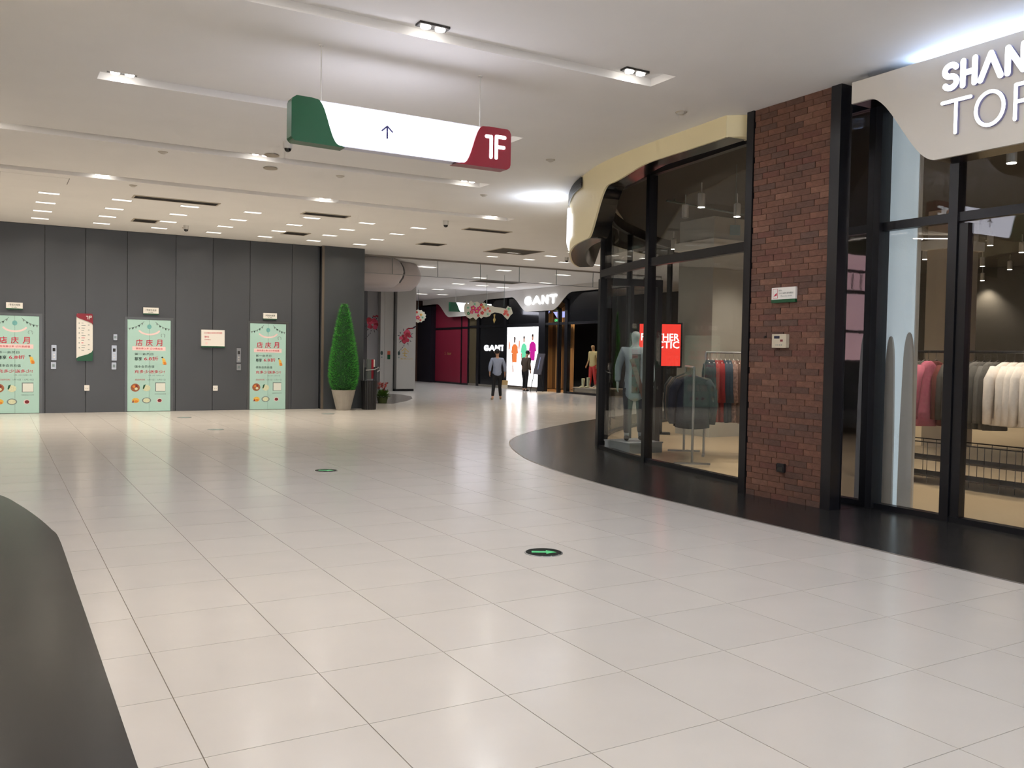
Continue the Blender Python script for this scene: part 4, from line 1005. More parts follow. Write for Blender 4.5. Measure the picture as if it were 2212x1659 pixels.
def figure(name, loc, rz, label, cat, P, skin, shirt, trousers, hair=None, shoes=None, scale=1.0, longcoat=False, fingers=True, group=None):
    t = thing(name, loc, label, cat, group); t.rotation_euler = (0,0,rz); t.scale = (scale,)*3
    t['_o'] = (0,0,0)
    N, Ed = body_nodes(P)
    if fingers:
        for s, k in ((-1,'L'), (1,'R')):
            el, wr = Vector(P['elbow'+k]), Vector(P['wrist'+k]); d = (wr-el).normalized(); pm = wr+d*.075
            across = Vector((0,1,0)) - d*d.y; across.normalize()
            for i, (off, L) in enumerate(((-.026,.055),(-.009,.07),(.009,.075),(.026,.068))):
                a = pm+across*off; b = a+d*L*.55; c = b+(d*.8+Vector((-s*.5,0,0))).normalized()*L*.45
                N['f%s%da' % (k,i)] = (tuple(a+d*.012), .009); N['f%s%db' % (k,i)] = (tuple(b), .0085); N['f%s%dc' % (k,i)] = (tuple(c), .007)
                Ed += [('palm'+k, 'f%s%da' % (k,i)), ('f%s%da' % (k,i), 'f%s%db' % (k,i)), ('f%s%db' % (k,i), 'f%s%dc' % (k,i))]
            a = wr+d*.045+across*.035; N['th%sa' % k] = (tuple(a), .011); N['th%sb' % k] = (tuple(a+d*.045+across*.018), .009)
            Ed += [('palm'+k, 'th%sa' % k), ('th%sa' % k, 'th%sb' % k)]
    attach(skinned(N, Ed, 'pelvis', 1), 'body', skin, t)
    lean = P.get('lean', 0)
    low = .60 if longcoat else .80
    Ns = {'hem': ((0,0,low), (.215,.165)), 'pel': ((0,0,.99), (.175,.145)), 'spi': ((0,lean*.3,1.14), (.15,.125)), 'che': ((0,lean*.8,1.34), (.165,.135)), 'col': ((0,lean,1.465), .075)}
    Es = [('hem','pel'),('pel','spi'),('spi','che'),('che','col')]
    for s, k in ((-1,'L'), (1,'R')):
        Ns['s'+k] = ((s*.185, lean*.95, 1.415), .078); Ns['e'+k] = (P['elbow'+k], .062); Ns['w'+k] = (tuple(Vector(P['elbow'+k]).lerp(Vector(P['wrist'+k]), P.get('sleeve', .9))), .048)
        Es += [('che','s'+k),('s'+k,'e'+k),('e'+k,'w'+k)]
    attach(skinned(Ns, Es, 'che', 2), 'coat' if longcoat else 'shirt', shirt, t)
    Nt = {'wa': ((0,0,1.08), (.135,.11)), 'pe': ((0,0,.92), (.15,.12))}; Et = [('wa','pe')]
    for s, k in ((-1,'L'), (1,'R')):
        Nt['h'+k] = ((s*.098,0,.84), .112); Nt['k'+k] = (P['knee'+k], .072); a = P['ankle'+k]; Nt['a'+k] = ((a[0], a[1], a[2]+.02), .055)
        Et += [('pe','h'+k),('h'+k,'k'+k),('k'+k,'a'+k)]
    attach(skinned(Nt, Et, 'pe', 2), 'trousers', trousers, t)
    hd = P.get('head', (0,0.02,0)); hc = Vector((0, lean+.01, 1.56))+Vector((hd[0]*.75, hd[1]*.8+.01, .115))
    if hair:
        b = MB(); b.ellipsoid((hc.x, hc.y-.018, hc.z+.025), .092, .105, .105); attach(b.mesh('hair', smooth=True), 'hair', hair, t)
        fc = MB(); fc.ellipsoid((hc.x, hc.y+.10, hc.z-.02), .014, .02, .022)
        attach(fc.mesh('nose', smooth=True), 'nose', skin, t)
        for s in (-1, 1):
            e = MB(); e.ellipsoid((hc.x+s*.034, hc.y+.088, hc.z+.012), .012, .008, .008, 8, 5); attach(e.mesh('eye', smooth=True), 'eye', M_inkd, t)
            e = MB(); e.ellipsoid((hc.x+s*.088, hc.y-.005, hc.z-.005), .012, .022, .032, 8, 6); attach(e.mesh('ear', smooth=True), 'ear', skin, t)
        e = MB(); e.ellipsoid((hc.x, hc.y+.086, hc.z-.055), .026, .01, .007, 8, 5); attach(e.mesh('mouth', smooth=True), 'mouth', M_darkred, t)
    if shoes:
        for k in 'LR':
            a = P['ankle'+k]; s = -1 if k == 'L' else 1
            attach(skinned({'h': ((a[0], a[1]-.04, .045), (.042,.045)), 'm': ((a[0]+s*.01, a[1]+.06, .045), (.045,.04)), 't': ((a[0]+s*.02, a[1]+.17, .03), (.04,.028))}, [('h','m'),('m','t')], 'h', 1), 'shoe', shoes, t)
    return t
M_skin = mat('skin', S(196,150,122), .5); M_hair = mat('hair_black', S(24,20,20), .5)
M_shirt = mat('blue_grey_shirt', S(150,160,184), .8, var=.06, scale=20, bump=.2, bscale=25); M_trblk = mat('black_trousers', S(20,20,24), .8)
M_shoew = mat('tan_shoe', S(176,160,130), .6); M_jack = mat('brown_jacket', S(74,62,50), .8)
WALK = dict(elbowL=(-.27,-.06,1.15), wristL=(-.26,.02,.93), elbowR=(.27,-.02,1.15), wristR=(.28,.04,.92), kneeL=(-.12,-.03,.50), ankleL=(-.17,-.16,.09), kneeR=(.11,.10,.51), ankleR=(.15,.16,.08), head=(-.01,.03,0), sleeve=.75)
pp = onz(1073, 863)
hd_ang = math.atan2(-pp.x, pp.y)
walker = figure('person', (pp.x, pp.y, 0), hd_ang+.12, 'person in a blue-grey shirt and black trousers walking away with a bag', 'person', WALK, M_skin, M_shirt, M_trblk, M_hair, M_shoew, scale=.93)
bagp = walker.matrix_basis @ Vector((.27,.06,.80))
mwk = Matrix.Translation(walker.location) @ Matrix.Rotation(hd_ang+.12, 4, 'Z') @ Matrix.Scale(.93, 4)
bagp = mwk @ Vector((.285,.07,.80))
t = thing('shopping_bag', (bagp.x, bagp.y, bagp.z-.38), 'small tan and white shopping bag held by the walking person', 'bag')
hx, hy = bagp.x, bagp.y
MB().prism([(-.11,0),(.11,0),(.13,.27),(-.13,.27)], Vector((hx, hy+.04, bagp.z-.38)), CR, Z_, CF, -.04, .04).build('bag_body', mat('bag_tan', S(205,178,130), .6), t)
MB().prism([(-.112,0),(.112,0),(.12,.12),(-.12,.12)], Vector((hx, hy+.04, bagp.z-.382)), CR, Z_, CF, -.043, .043).build('bag_base', mat('bag_white', S(225,220,210), .6), t)
MB().tube([Vector((hx, hy+.04, bagp.z-.11))-CR*.06, Vector((hx, hy+.04, bagp.z)), Vector((hx, hy+.04, bagp.z-.11))+CR*.06], .006, 6).build('handle', M_trblk, t)

# ================================================================== FAR SHOPFRONT
XG = 19.4
sf = thing('window_4', (XG, 32, 0), 'black framed far shopfront under the wavy lettered fascia', 'shop window', kind='structure')
def gy(px, py=780): return onx(px, py, XG).y
def gz(px, py): return onx(px, py, XG).z
M_gblack = mat('far_black_glass', S(34,35,38), .12, spec=.5)
for y0, y1, nm in ((36.25,36.50,'post'),(33.70,33.95,'post'),(30.55,31.05,'post'),(28.92,29.12,'post'),(29.55,29.63,'door_post'),(26.3,26.5,'post')):
    box(XG-.06, XG+.1, y0, y1, 0, 3.97).build(nm, M_black, sf)
box(XG-.04, XG+.06, 26.5, 37.3, 2.70, 2.80).build('transom', M_black, sf)
box(XG, XG+.04, 33.95, 36.25, .10, 2.70).build('black_panel', M_gblack, sf)
box(XG, XG+.04, 33.95, 36.25, 2.80, 3.97).build('pane', M_gblack, sf)
box(XG, XG+.04, 31.05, 33.70, 2.80, 3.97).build('pane', M_gblack, sf)
box(XG, XG+.012, 26.5, 28.92, .10, 2.70).build('pane', M_glass, sf)
box(XG, XG+.03, 26.5, 28.92, 2.80, 3.97).build('pane', M_gblack, sf)
box(XG, XG+.012, 36.50, 37.30, .10, 2.70).build('pane', mat('bronze_glass', S(96,86,66), .2), sf)
box(XG, XG+.012, 36.50, 37.30, 2.80, 3.97).build('pane', MATS['bronze_glass'], sf)
box(XG-.05, XG+.08, 31.05, 37.3, 0, .10).build('sill', M_sl, sf)
box(XG-.05, XG+.08, 26.3, 28.92, 0, .08).build('sill', M_black, sf)
# crimson panels
cr = thing('window_5', (XG, 39.2, 0), 'crimson hoarding panels left of the lettered far shopfront', 'shop window', kind='structure')
M_crim = mat('crimson_panel', S(134,28,54), .5)
box(XG-.02, XG+.05, 37.42, 38.02, .08, 2.66).build('panel', M_crim, cr); box(XG-.02, XG+.05, 38.12, 41.0, .08, 2.66).build('panel', M_crim, cr)
box(XG-.02, XG+.05, 37.42, 38.02, 2.76, 3.97).build('panel', M_crim, cr); box(XG-.02, XG+.05, 38.12, 41.0, 2.76, 3.97).build('panel', M_crim, cr)
box(XG-.04, XG+.06, 38.02, 38.12, 0, 3.97).build('mullion', M_black, cr); box(XG-.04, XG+.06, 37.30, 37.42, 0, 3.97).build('mullion', M_black, cr)
box(XG-.04, XG+.06, 37.42, 41.0, 2.66, 2.76).build('transom', M_black, cr); box(XG-.04, XG+.06, 37.42, 41.0, 0, .08).build('sill', M_black, cr)
box(XG-.3, XG+.1, 41.0, 42.6, 0, 3.85).build('black_pier', mat('far_navy', S(22,22,34), .4), cr)
text_obj('S. dear', Vector((XG-.02, 39.9, 1.42)), -Y_, Z_, .14, M_gold, cr, depth=.004, width=.75)
# fascia
gf = thing('trim_9', (XG-.25, 34, 3.2), 'white wavy fascia with glowing letters over the far shopfront', 'fascia', kind='structure')
pathG = [Vector((XG-.3, 24.0+.1*k)) for k in range(0, 181)]
def zG(i):
    y = pathG[i].y
    z = 3.93
    z -= .66*(sstep(28.3, 29.7, y)*(1-sstep(31.6, 32.9, y)))
    z -= .68*(sstep(35.2, 36.4, y)*(1-sstep(38.9, 40.3, y)))
    return z
ribbon(gf, pathG, zG, HC-.005, .03, .30)
for ch, y0, wd in (('G', 31.72, .44), ('A', 31.07, .50), ('N', 30.38, .40), ('T', 29.80, .44)):
    letter(ch, Vector((XG-.3, y0, 3.58)), -Y_, Z_, -X_, wd, .27, .085, 0, .05, M_lit, gf)
sg2 = thing('wall_letters', (XG, 35, 1.60), 'small glowing white letters on the black far shopfront panel', 'sign')
for ch, y0, wd in (('G', 35.76, .36), ('A', 35.27, .42), ('N', 34.72, .34), ('T', 34.29, .36)):
    letter(ch, Vector((XG, y0, 1.66)), -Y_, Z_, -X_, wd, .21, .062, .005, .04, M_lit, sg2)
# glowing advert lightbox with printed people
ad = thing('advert_lightbox', (XG-.02, 32.4, .12), 'tall glowing white advert lightbox showing people in bright shirts', 'advert')
box(XG-.03, XG+.06, 31.06, 33.69, .12, 2.69).build('case', M_black, ad)
box(XG-.04, XG-.03, 31.09, 33.66, .15, 2.66).build('screen', glow('ad_white', (1, .98, .99, 1), 1.9, True), ad)
def G(n, c, s=.9): return glow(n, c, s)
oA = Vector((XG-.04, 33.66, .15)); WA, HA = 2.57, 2.51
def pp_(poly, m, nm='print', d=.003): MB().prism([(a*WA, b*HA) for a, b in poly], oA, -Y_, Z_, -X_, 0, d).build(nm, m, ad)
sk_ = G('ad_skin', S(196,138,112), .9)
def adman(cx, top, col, w_=.10, dark=False):
    w_ *= 1.15
    pp_([(cx-.022, top-.02), (cx-.012, top), (cx+.012, top), (cx+.024, top-.02), (cx+.02, top-.075), (cx, top-.095), (cx-.02, top-.075)], sk_ if not dark else G('ad_dark', S(70,44,36), .9), 'printed_head')
    pp_([(cx-.025, top-.01), (cx-.018, top+.015), (cx+.018, top+.015), (cx+.026, top-.01), (cx+.02, top-.025), (cx-.02, top-.025)], G('ad_hair', S(52,36,30), .9), 'printed_hair', .004)
    pp_([(cx-w_*.75, top-.15), (cx-w_*.3, top-.11), (cx+w_*.3, top-.11), (cx+w_*.8, top-.15), (cx+w_, top-.27), (cx+w_*.65, top-.27), (cx+w_*.6, top-.42), (cx-w_*.55, top-.42), (cx-w_*.6, top-.27), (cx-w_*.95, top-.26)], col, 'printed_shirt', .0035)
    pp_([(cx-w_*.55, top-.42), (cx-w_*.2, top-.58), (cx-w_*.45, top-.60), (cx-w_*.85, top-.28), (cx-w_*.6, top-.27)], sk_, 'printed_arm', .0025)
adman(.26, .82, G('ad_orange', S(236,128,70), 1.0), .10, True)
adman(.56, .83, G('ad_green', S(110,220,170), 1.0), .09)
adman(.83, .86, G('ad_magenta', S(196,40,150), 1.0), .10)
pp_([(.05,.62),(.06,.74),(.09,.76),(.11,.70),(.10,.62)], G('ad_blur', S(222,160,140), 1.2), 'printed_head'); pp_([(.38,.64),(.39,.76),(.42,.78),(.44,.71),(.41,.62)], G('ad_blur', S(222,160,140), 1.2), 'printed_head')
# doorway with warm interior
M_curt = [mat('curtain_a', S(176,140,98), .8), mat('curtain_b', S(116,92,68), .8), mat('curtain_c', S(200,168,124), .8)]
for k in range(10):
    y = 31.3+.26*k
    tag(box(21.2, 21.3, y, y+.25, .03, 3.6).build('hanging_curtain', M_curt[(k*2) % 3]), 'tan curtain strip hanging in the warm far doorway', 'curtain', 'curtain strips in the far doorway')
tag(box(19.6, 24.3, 24.2, 43.0, -.002, .004).build('floor', mat('far_floor', S(140,110,80), .35)), 'brown floor inside the far shops', 'floor', kind='structure')
t = thing('shop_spotlight', (20.4, 30.0, 3.7), 'warm spotlight inside the far doorway', 'spotlight')
MB().lathe([(.05,0),(.05,.16),(.02,.18)], (20.4, 30.0, 3.72), 14).build('housing', M_whitemetal, t); MB().lathe([(.045,0),(.04,.01)], (20.4, 30.0, 3.708), 14).build('lens', M_lens, t)
MB().tube([(20.4,30.0,3.9),(20.4,30.0,HC)], .01, 6).build('stem', M_whitemetal, t)
lamp('warm_lamp', (20.4, 30.6, 3.60), 150, (1,.72,.42), t, .15)
t = thing('exit_sign', (20.2, 29.8, 2.95), 'small green exit sign over the far doorway', 'sign')
pe = onx(1203, 692, 20.2); MB().tube([(20.22, pe.y, pe.z+.07), (20.22, pe.y, HC)], .008, 6).build('rod', M_black, t); box(20.2, 20.24, pe.y-.19, pe.y+.19, pe.z-.07, pe.z+.07).build('case', M_green, t)
text_obj('EXIT', Vector((20.2, pe.y+.15, pe.z-.045)), -Y_, Z_, .09, glow('exit_glow', S(120,255,160), 2), t, depth=.004, width=.3)
for (a, b, c_, d) in ((1160,671,1188,677), (1195,674,1250,684)):  # glowing panels stand for the bluish reflection below the sign
    p0 = onx(a, b, 20.6); p1 = onx(c_, d, 20.6)
    t = thing('blue_glow_panel', (20.6, (p0.y+p1.y)/2, p1.z), 'bluish %s glowing panel added for the bluish light under the far sign' % ('short' if a == 1160 else 'long'), 'lamp')
    MB().prism([(p0.y, p0.z), (p1.y, p0.z+.0), (p1.y+.15, p1.z), (p0.y-.3, p1.z)], Vector((20.6,0,0)), Y_, Z_, X_, 0, .03).build('diffuser', glow('blue_panel', (.42,.45,.95,1), 1.1), t)
    box(20.63, 20.68, min(p0.y,p1.y), max(p0.y,p1.y), p1.z, p0.z).build('case', M_black, t)
    MB().tube([(20.66, (p0.y+p1.y)/2, p0.z-.02), (20.66, (p0.y+p1.y)/2, HC)], .01, 6).build('rod', M_black, t)
# display: plinth, mannequin, boots
t = thing('display_plinth', (20.2, 27.6, .004), 'low pale display plinth in the far shop window', 'plinth')
box(19.62, 20.9, 26.6, 28.86, .004, .22).build('body', mat('plinth_pale', S(150,140,122), .6), t); box(19.60, 20.92, 26.58, 28.88, .22, .25).build('top', M_ventframe, t)
MANN = dict(elbowL=(-.27,-.05,1.15), wristL=(-.28,.06,.90), elbowR=(.27,-.05,1.15), wristR=(.28,.08,.91), kneeL=(-.11,.02,.50), ankleL=(-.12,-.03,.09), kneeR=(.10,.05,.50), ankleR=(.12,.06,.08), head=(0,.02,0), sleeve=.3)
pm_ = onx(1281, 800, 20.0)
figure('mannequin', (20.0, pm_.y, .262), math.radians(100), 'mannequin in cream shirt and coral trousers in the far shop window', 'mannequin', MANN, mat('mannequin_tan', S(190,150,110), .5), mat('cream_shirt', S(222,204,150), .7), mat('coral_trousers', S(214,72,70), .7), hair=None, shoes=M_white, scale=.95)
lamp('display_lamp', (19.9, 27.6, 3.5), 20, (1,.85,.65), t, .2)
for k, (dy, lab) in enumerate(((.0,'left'), (.22,'right'))):
    pb_ = onx(1259+11*k, 838, 19.75)
    t = thing('display_boot', (19.75, pb_.y, .25), 'tall cream boot on the far plinth, the %s one' % lab, 'boot', 'boots on the far plinth')
    MB().tube([(19.75, pb_.y, .25), (19.75, pb_.y, .34), (19.75, pb_.y-.02, .60+.05*k)], [.06,.05,.075], 10).build('shaft', M_cream, t)
    MB().ellipsoid((19.70, pb_.y, .285), .11, .05, .035).build('foot', M_cream, t, smooth=True)
# second person and easel sign
p2 = onz(1145, 850); p2 = Vector((19.0, onx(1145, 845, 19.0).y, 0))
STAND = dict(elbowL=(-.26,.08,1.16), wristL=(-.18,.26,1.05), elbowR=(.25,-.04,1.14), wristR=(.24,.05,.90), kneeL=(-.07,.03,.50), ankleL=(-.08,0,.09), kneeR=(.08,.0,.50), ankleR=(.10,-.05,.08), head=(0,.09,-.05), lean=.08, sleeve=.95)
figure('person', (18.75, p2.y, 0), math.radians(-70), 'person in a dark brown jacket standing before the glowing advert', 'person', STAND, M_skin, M_jack, M_trblk, M_hair, M_trblk, scale=.93)
t = thing('easel_sign', (18.7, p2.y-.55, 0), 'slanted dark poster easel standing before the glowing advert', 'sign')
ex, ey = 18.72, onx(1152, 845, 18.72).y
u_ = -Y_; o_ = Vector((ex, ey, 0)); up = (Z_+Vector((.16,0,0))+(-Y_)*.12).normalized()
MB().obox(o_+up*.72, u_, up, u_.cross(up), -.28, .28, 0, .85, -.02, .02).build('board', mat('easel_grey', S(88,86,94), .4), t)
MB().obox(o_+up*.72, u_, up, u_.cross(up), -.02, .04, .2, .7, .02, .026).build('print_stripe', mat('easel_print', S(150,160,200), .4), t)
for s in (-.24, .24): MB().tube([o_+u_*s+Z_*.0, o_+u_*s+up*.78], .014, 6).build('leg', M_black, t)
MB().tube([o_+Vector((.45,0,0)), o_+up*1.3], .014, 6).build('leg', M_black, t)

# ================================================================== FAR HANGING SIGN AND FLOWER BANNERS
t = thing('hanging_sign', (17.1, 33.75, 3.25), 'far hanging lightbox sign with green left end', 'sign')
zb2, zt2 = 3.26, 3.65; o2 = Vector((0, 33.75, 0))
box(16.85, 18.6, 33.754, 33.86, zb2, zt2).build('case', M_signcase, t); box(16.85, 18.6, 33.75, 33.754, zb2+.01, zt2-.01).build('light_panel', M_sign, t)
MB().prism([(16.60,zb2),(17.12,zb2)]+[(17.12-.25*q, zb2+(zt2-zb2)*sstep(0,1,q)) for q in [k/8 for k in range(1,9)]]+[(16.60,zt2)], o2, X_, Z_, -Y_, -.11, .02).build('end_cap', M_green, t)
for x in (16.9, 18.4): MB().tube([(x, 33.8, zt2), (x, 33.8, HC)], .008, 6).build('rod', M_whitemetal, t)
def banner(c, wdt, s, label, seed, half=False):
    r = random.Random(seed); t = thing('flower_banner', c, label, 'banner', 'hanging flower banners')
    u, v, n = CR.copy(), Z_, -Vector((CF.x, CF.y, 0)).normalized(); u.z = 0; u.normalize(); c = Vector(c)
    out = []
    if half:
        for k in range(28):
            a = 2*PI*k/28; q = 1+.14*(k % 2); out.append((s*.42*q*math.cos(a), s*.34*q*math.sin(a)))
    else:
        top = [(-.52,.10),(-.47,.20),(-.44,.13),(-.38,.22),(-.33,.16),(-.25,.20),(-.18,.14),(-.10,.17),(-.02,.12),(.05,.10),(.12,.06),(.24,.05),(.31,.03),(.36,.02),(.40,.10),(.43,.07),(.47,.06),(.49,-.02),(.51,-.10),(.47,-.14),(.40,-.27),(.34,-.20),(.28,-.12),(.20,-.09),(.12,-.08),(.05,-.12),(.02,-.18),(-.05,-.21),(-.11,-.20),(-.16,-.25),(-.20,-.20),(-.27,-.29),(-.33,-.22),(-.40,-.26),(-.46,-.22),(-.50,-.15),(-.53,-.04)]
        out = [(a*wdt, b*wdt*.8) for a, b in top]
    MB().prism(out, c, u, v, n, -.02, .02).build('board', mat('banner_cream', S(206,202,184), .6), t)
    cols = [mat('b_pink', S(206,56,112), .6), mat('b_red', S(186,50,50), .6), mat('b_mint', S(150,196,168), .6), mat('b_yel', S(222,180,80), .6), mat('b_coral', S(220,120,104), .6), mat('b_green', S(70,130,84), .6)]
    spots = [(-.33,.02,.10,0),(-.25,-.05,.10,0),(-.20,.02,.08,0),(-.36,-.08,.07,0),(-.14,-.10,.07,1),(-.12,.05,.06,3),(-.16,.11,.06,1),(-.08,-.02,.06,4),(-.02,.02,.05,4),(.02,-.05,.045,4),(-.44,.03,.05,2),(-.43,-.12,.06,5),(-.30,.13,.05,2),(-.02,-.13,.05,2),(.36,-.06,.08,4),(.40,-.14,.06,4),(.42,.02,.06,2),(.33,-.12,.05,1),(-.22,-.17,.05,1),(-.06,.11,.045,2)]
    if half: spots = [(-.16,.02,.13,0),(.0,-.06,.13,0),(.12,.06,.08,3),(.18,-.05,.08,2),(-.05,.16,.08,1),(.1,-.16,.07,4),(-.2,-.14,.08,0)]
    for a, b, q, ci in spots:
        x, z = (a*wdt, b*wdt*.8) if not half else (a*s*1.5, b*s*1.4); rad = q*wdt*.62 if not half else q*s
        pet = []
        for k in range(20):
            an = 2*PI*k/20; rr_ = rad*(1 if k % 4 in (0,1) else .74); pet.append((x+rr_*math.cos(an), z+rr_*math.sin(an)))
        fl_ = MB().prism(pet, c, u, v, n, .02, .026+.002*r.random()).build('flower', cols[ci], t)
        MB().prism(arc(x, z, rad*.3, rad*.3, 0, 320, 8), c, u, v, n, .026, .032).build('flower_centre', cols[(ci+3) % 6], fl_)
    for s_ in ((-.05, .32) if not half else (0.0,)):
        p = c+u*(s_*wdt); MB().tube([p+Z_*(.06*wdt), Vector((p.x, p.y, HC))], .006, 6).build('wire', M_greytext, t)
    if not half:
        MB().prism([(.10*wdt,-.11*wdt),(.14*wdt,-.10*wdt),(.13*wdt,-.17*wdt),(.15*wdt,-.22*wdt),(.115*wdt,-.30*wdt),(.09*wdt,-.22*wdt),(.11*wdt,-.17*wdt)], c, u, v, n, -.01, .01).build('hanging_ornament', M_gold, t)
pb1 = atd(1056, 668, 30.5); banner(pb1, 1.62, 1, 'wide hanging banner of pink and red flowers before the far shopfront', 4)
pb2 = atd(903, 683, 38.5); banner(pb2, .8, .75, 'hanging flower banner half hidden behind the white column', 6, half=True)

# ================================================================== CLOTHES SHOP INTERIOR
def garment_mesh(W, L, th, sleeve, seed, flare=0.0):
    r = random.Random(seed); b = MB(); n = 18
    lev = [(-.115,.045,.03),(-.135,.10,.04),(-.17,W*.78,.05),(-.21,W*.97,th*.85),(-.32,W*1.0,th),(-L*.55,W*.98,th),(-L*.8,W*(1.0+flare*.5),th*1.05),(-L,W*(1.03+flare),th*1.1)]
    ph = [r.random()*6 for _ in range(4)]
    V = []; F = []
    for i, (z, w_, t_) in enumerate(lev):
        for k in range(n):
            a = 2*PI*k/n; wob = 1+.16*max(0, (-z-.2))*math.sin(3*a+ph[0])+.10*max(0, -z-.2)*math.sin(5*a+ph[1])
            V.append((w_*math.cos(a)*(1+.02*math.sin(ph[2]+i)), t_*math.sin(a)*wob*1.1, z+.012*math.sin(2*a+ph[3])*(i > 5)))
    for i in range(len(lev)-1):
        for k in range(n): F.append((i*n+k, (i+1)*n+k, (i+1)*n+(k+1) % n, i*n+(k+1) % n))
    F += [tuple(range(n)), tuple((len(lev)-1)*n+k for k in range(n-1,-1,-1))]
    b.add(V, F)
    for s in (-1, 1):
        y = .02*(r.random()-.5)
        b.tube([(s*W*.80,0,-.19),(s*(W+.035),y,-.32),(s*(W+.055),y*2,-.2-sleeve*.6),(s*(W+.04),y*3+.02,-.2-sleeve)], [.06,.068,.058,.046], 10)
    me = b.mesh('garment', smooth=True); return me
def hanger_mesh():
    b = MB(); b.tube([(0,0,-.10),(0,0,-.03),(.012,0,.0),(0,0,.016),(-.014,0,.004)], .004, 6); b.tube([(-.19,0,-.19),(0,0,-.10),(.19,0,-.19)], .008, 6)
    return b.mesh('hanger')
HM = hanger_mesh(); HM.materials.append(mat('hanger_dark', S(90,84,78), .4, metal=.5))
HM2 = hanger_mesh(); HM2.materials.append(M_whitemetal)
GM = {}
def garment(name, p, ang, col, label, group, W=.20, L=.78, th=.06, sl=.55, seed=0, fl=0.0, hm=None):
    key = (W, L, th, sl, seed % 3, fl, col.name)
    if key not in GM:
        me = garment_mesh(W, L, th, sl, seed % 3, fl); me.materials.append(col); GM[key] = me
    o = bpy.data.objects.new(name, GM[key]); C.objects.link(o); o.location = p; o.rotation_euler = (0, 0, ang); tag(o, label, 'garment', group)
    h = bpy.data.objects.new('hanger', hm or HM); C.objects.link(h); h.parent = o
    return o
F_ = lambda n, c, v=.12: mat(n, c, .9, var=v, scale=30, bump=.25, bscale=40)
K_char = F_('cloth_charcoal', S(62,60,58)); K_grey = F_('cloth_grey', S(96,94,92)); K_dkgrey = F_('cloth_dark_grey', S(78,76,74)); K_pink = F_('cloth_pink', S(164,86,106)); K_mar = F_('cloth_maroon', S(92,40,38)); K_white = F_('cloth_white', S(226,218,212), .05)
K_black = F_('cloth_black', S(24,25,28)); K_navy = F_('cloth_navy', S(28,32,50)); K_red = F_('cloth_red', S(140,34,38)); K_teal = F_('cloth_blue', S(50,66,82)); K_print = F_('cloth_print', S(140,112,104), .45); K_brown = F_('cloth_brown', S(104,78,68)); K_olive = F_('cloth_olive', S(66,74,62)); K_cream = F_('cloth_cream', S(205,200,190), .05)
def rail_rack(name, a, b, h, label, grid=False, m=M_black, feet=True):
    a = Vector((a[0], a[1], 0)); b = Vector((b[0], b[1], 0)); t = thing(name, ((a+b)/2)+Z_*.004, label, 'clothes rack')
    d = (b-a).normalized(); n = Vector((-d.y, d.x, 0))
    MB().tube([a+Z_*h, b+Z_*h], .016, 8).build('rail', m, t)
    for p in (a, b):
        MB().tube([p+Z_*.004, p+Z_*h], .018, 8).build('upright', m, t)
        if feet: MB().obox(p, n, d, Z_, -.25, .25, -.02, .02, .004, .03).build('foot', m, t)
    if grid:
        for zz in (.10, .30):
            MB().obox((a+b)/2, d, n, Z_, -(b-a).length/2, (b-a).length/2, -.22, .22, zz, zz+.02).build('shelf', mat('rack_shelf', S(60,50,42), .6), t)
        k = 0; L = (b-a).length
        for s in (-.22, .22):
            for zz in (.52,):
                MB().tube([a+n*s+Z_*zz, b+n*s+Z_*zz], .008, 6).build('grid_rail', m, t)
            x = .1
            while x < L:
                MB().tube([a+d*x+n*s+Z_*.03, a+d*x+n*s+Z_*.52], .004, 5).build('grid_wire', m, t); x += .18
    return t
# rack behind the right window: rail parallel to the glass
rail_rack('clothes_rack', (10.0,7.55), (10.0,4.6), 1.62, 'long black clothes rack with wire shelves behind the right window', grid=True)
seq = [(7.45,K_char,'charcoal'),(7.37,K_dkgrey,'dark grey'),(7.29,K_char,'charcoal'),(7.21,K_dkgrey,'dark grey'),(7.13,K_grey,'grey'),(7.05,K_dkgrey,'dark grey'),(6.96,K_char,'charcoal'),(6.86,K_mar,'maroon'),(6.80,K_pink,'pink'),(6.68,K_mar,'maroon'),(6.60,K_char,'charcoal'),(6.52,K_char,'charcoal'),(6.44,K_dkgrey,'dark grey'),(6.36,K_char,'charcoal'),(6.27,K_grey,'grey'),(6.19,K_dkgrey,'dark grey'),(6.11,K_grey,'grey'),(6.03,K_dkgrey,'dark grey')]
y = 5.93
seq += [(5.93-.10*k, K_white, 'white') for k in range(5)] + [(5.43-.09*k, K_char, 'charcoal') for k in range(5)] + [(4.98-.09*k, K_navy, 'navy') for k in range(3)]
for i, (yy, m_, cn) in enumerate(seq):
    w_ = cn == 'white'
    lab = {'pink': 'pink wool coat on the rack behind the right window', 'white': 'fluffy white knit on the rack behind the right window', 'maroon': 'maroon coat beside the pink coat on the right rack'}.get(cn, '%s coat on the long rack behind the right window' % cn)
    garment('hanging_coat' if not w_ else 'hanging_sweater', (9.84 if cn == 'pink' else (10.08 if 6.3 < yy < 6.9 else 10.0), yy, 1.62), 0.10*math.sin(i*1.7), m_, lab, 'garments on the rack behind the right window', W=.20 if not w_ else .23, L=.90 if not w_ else .84, th=.055 if not w_ else .075, sl=.62, seed=i)
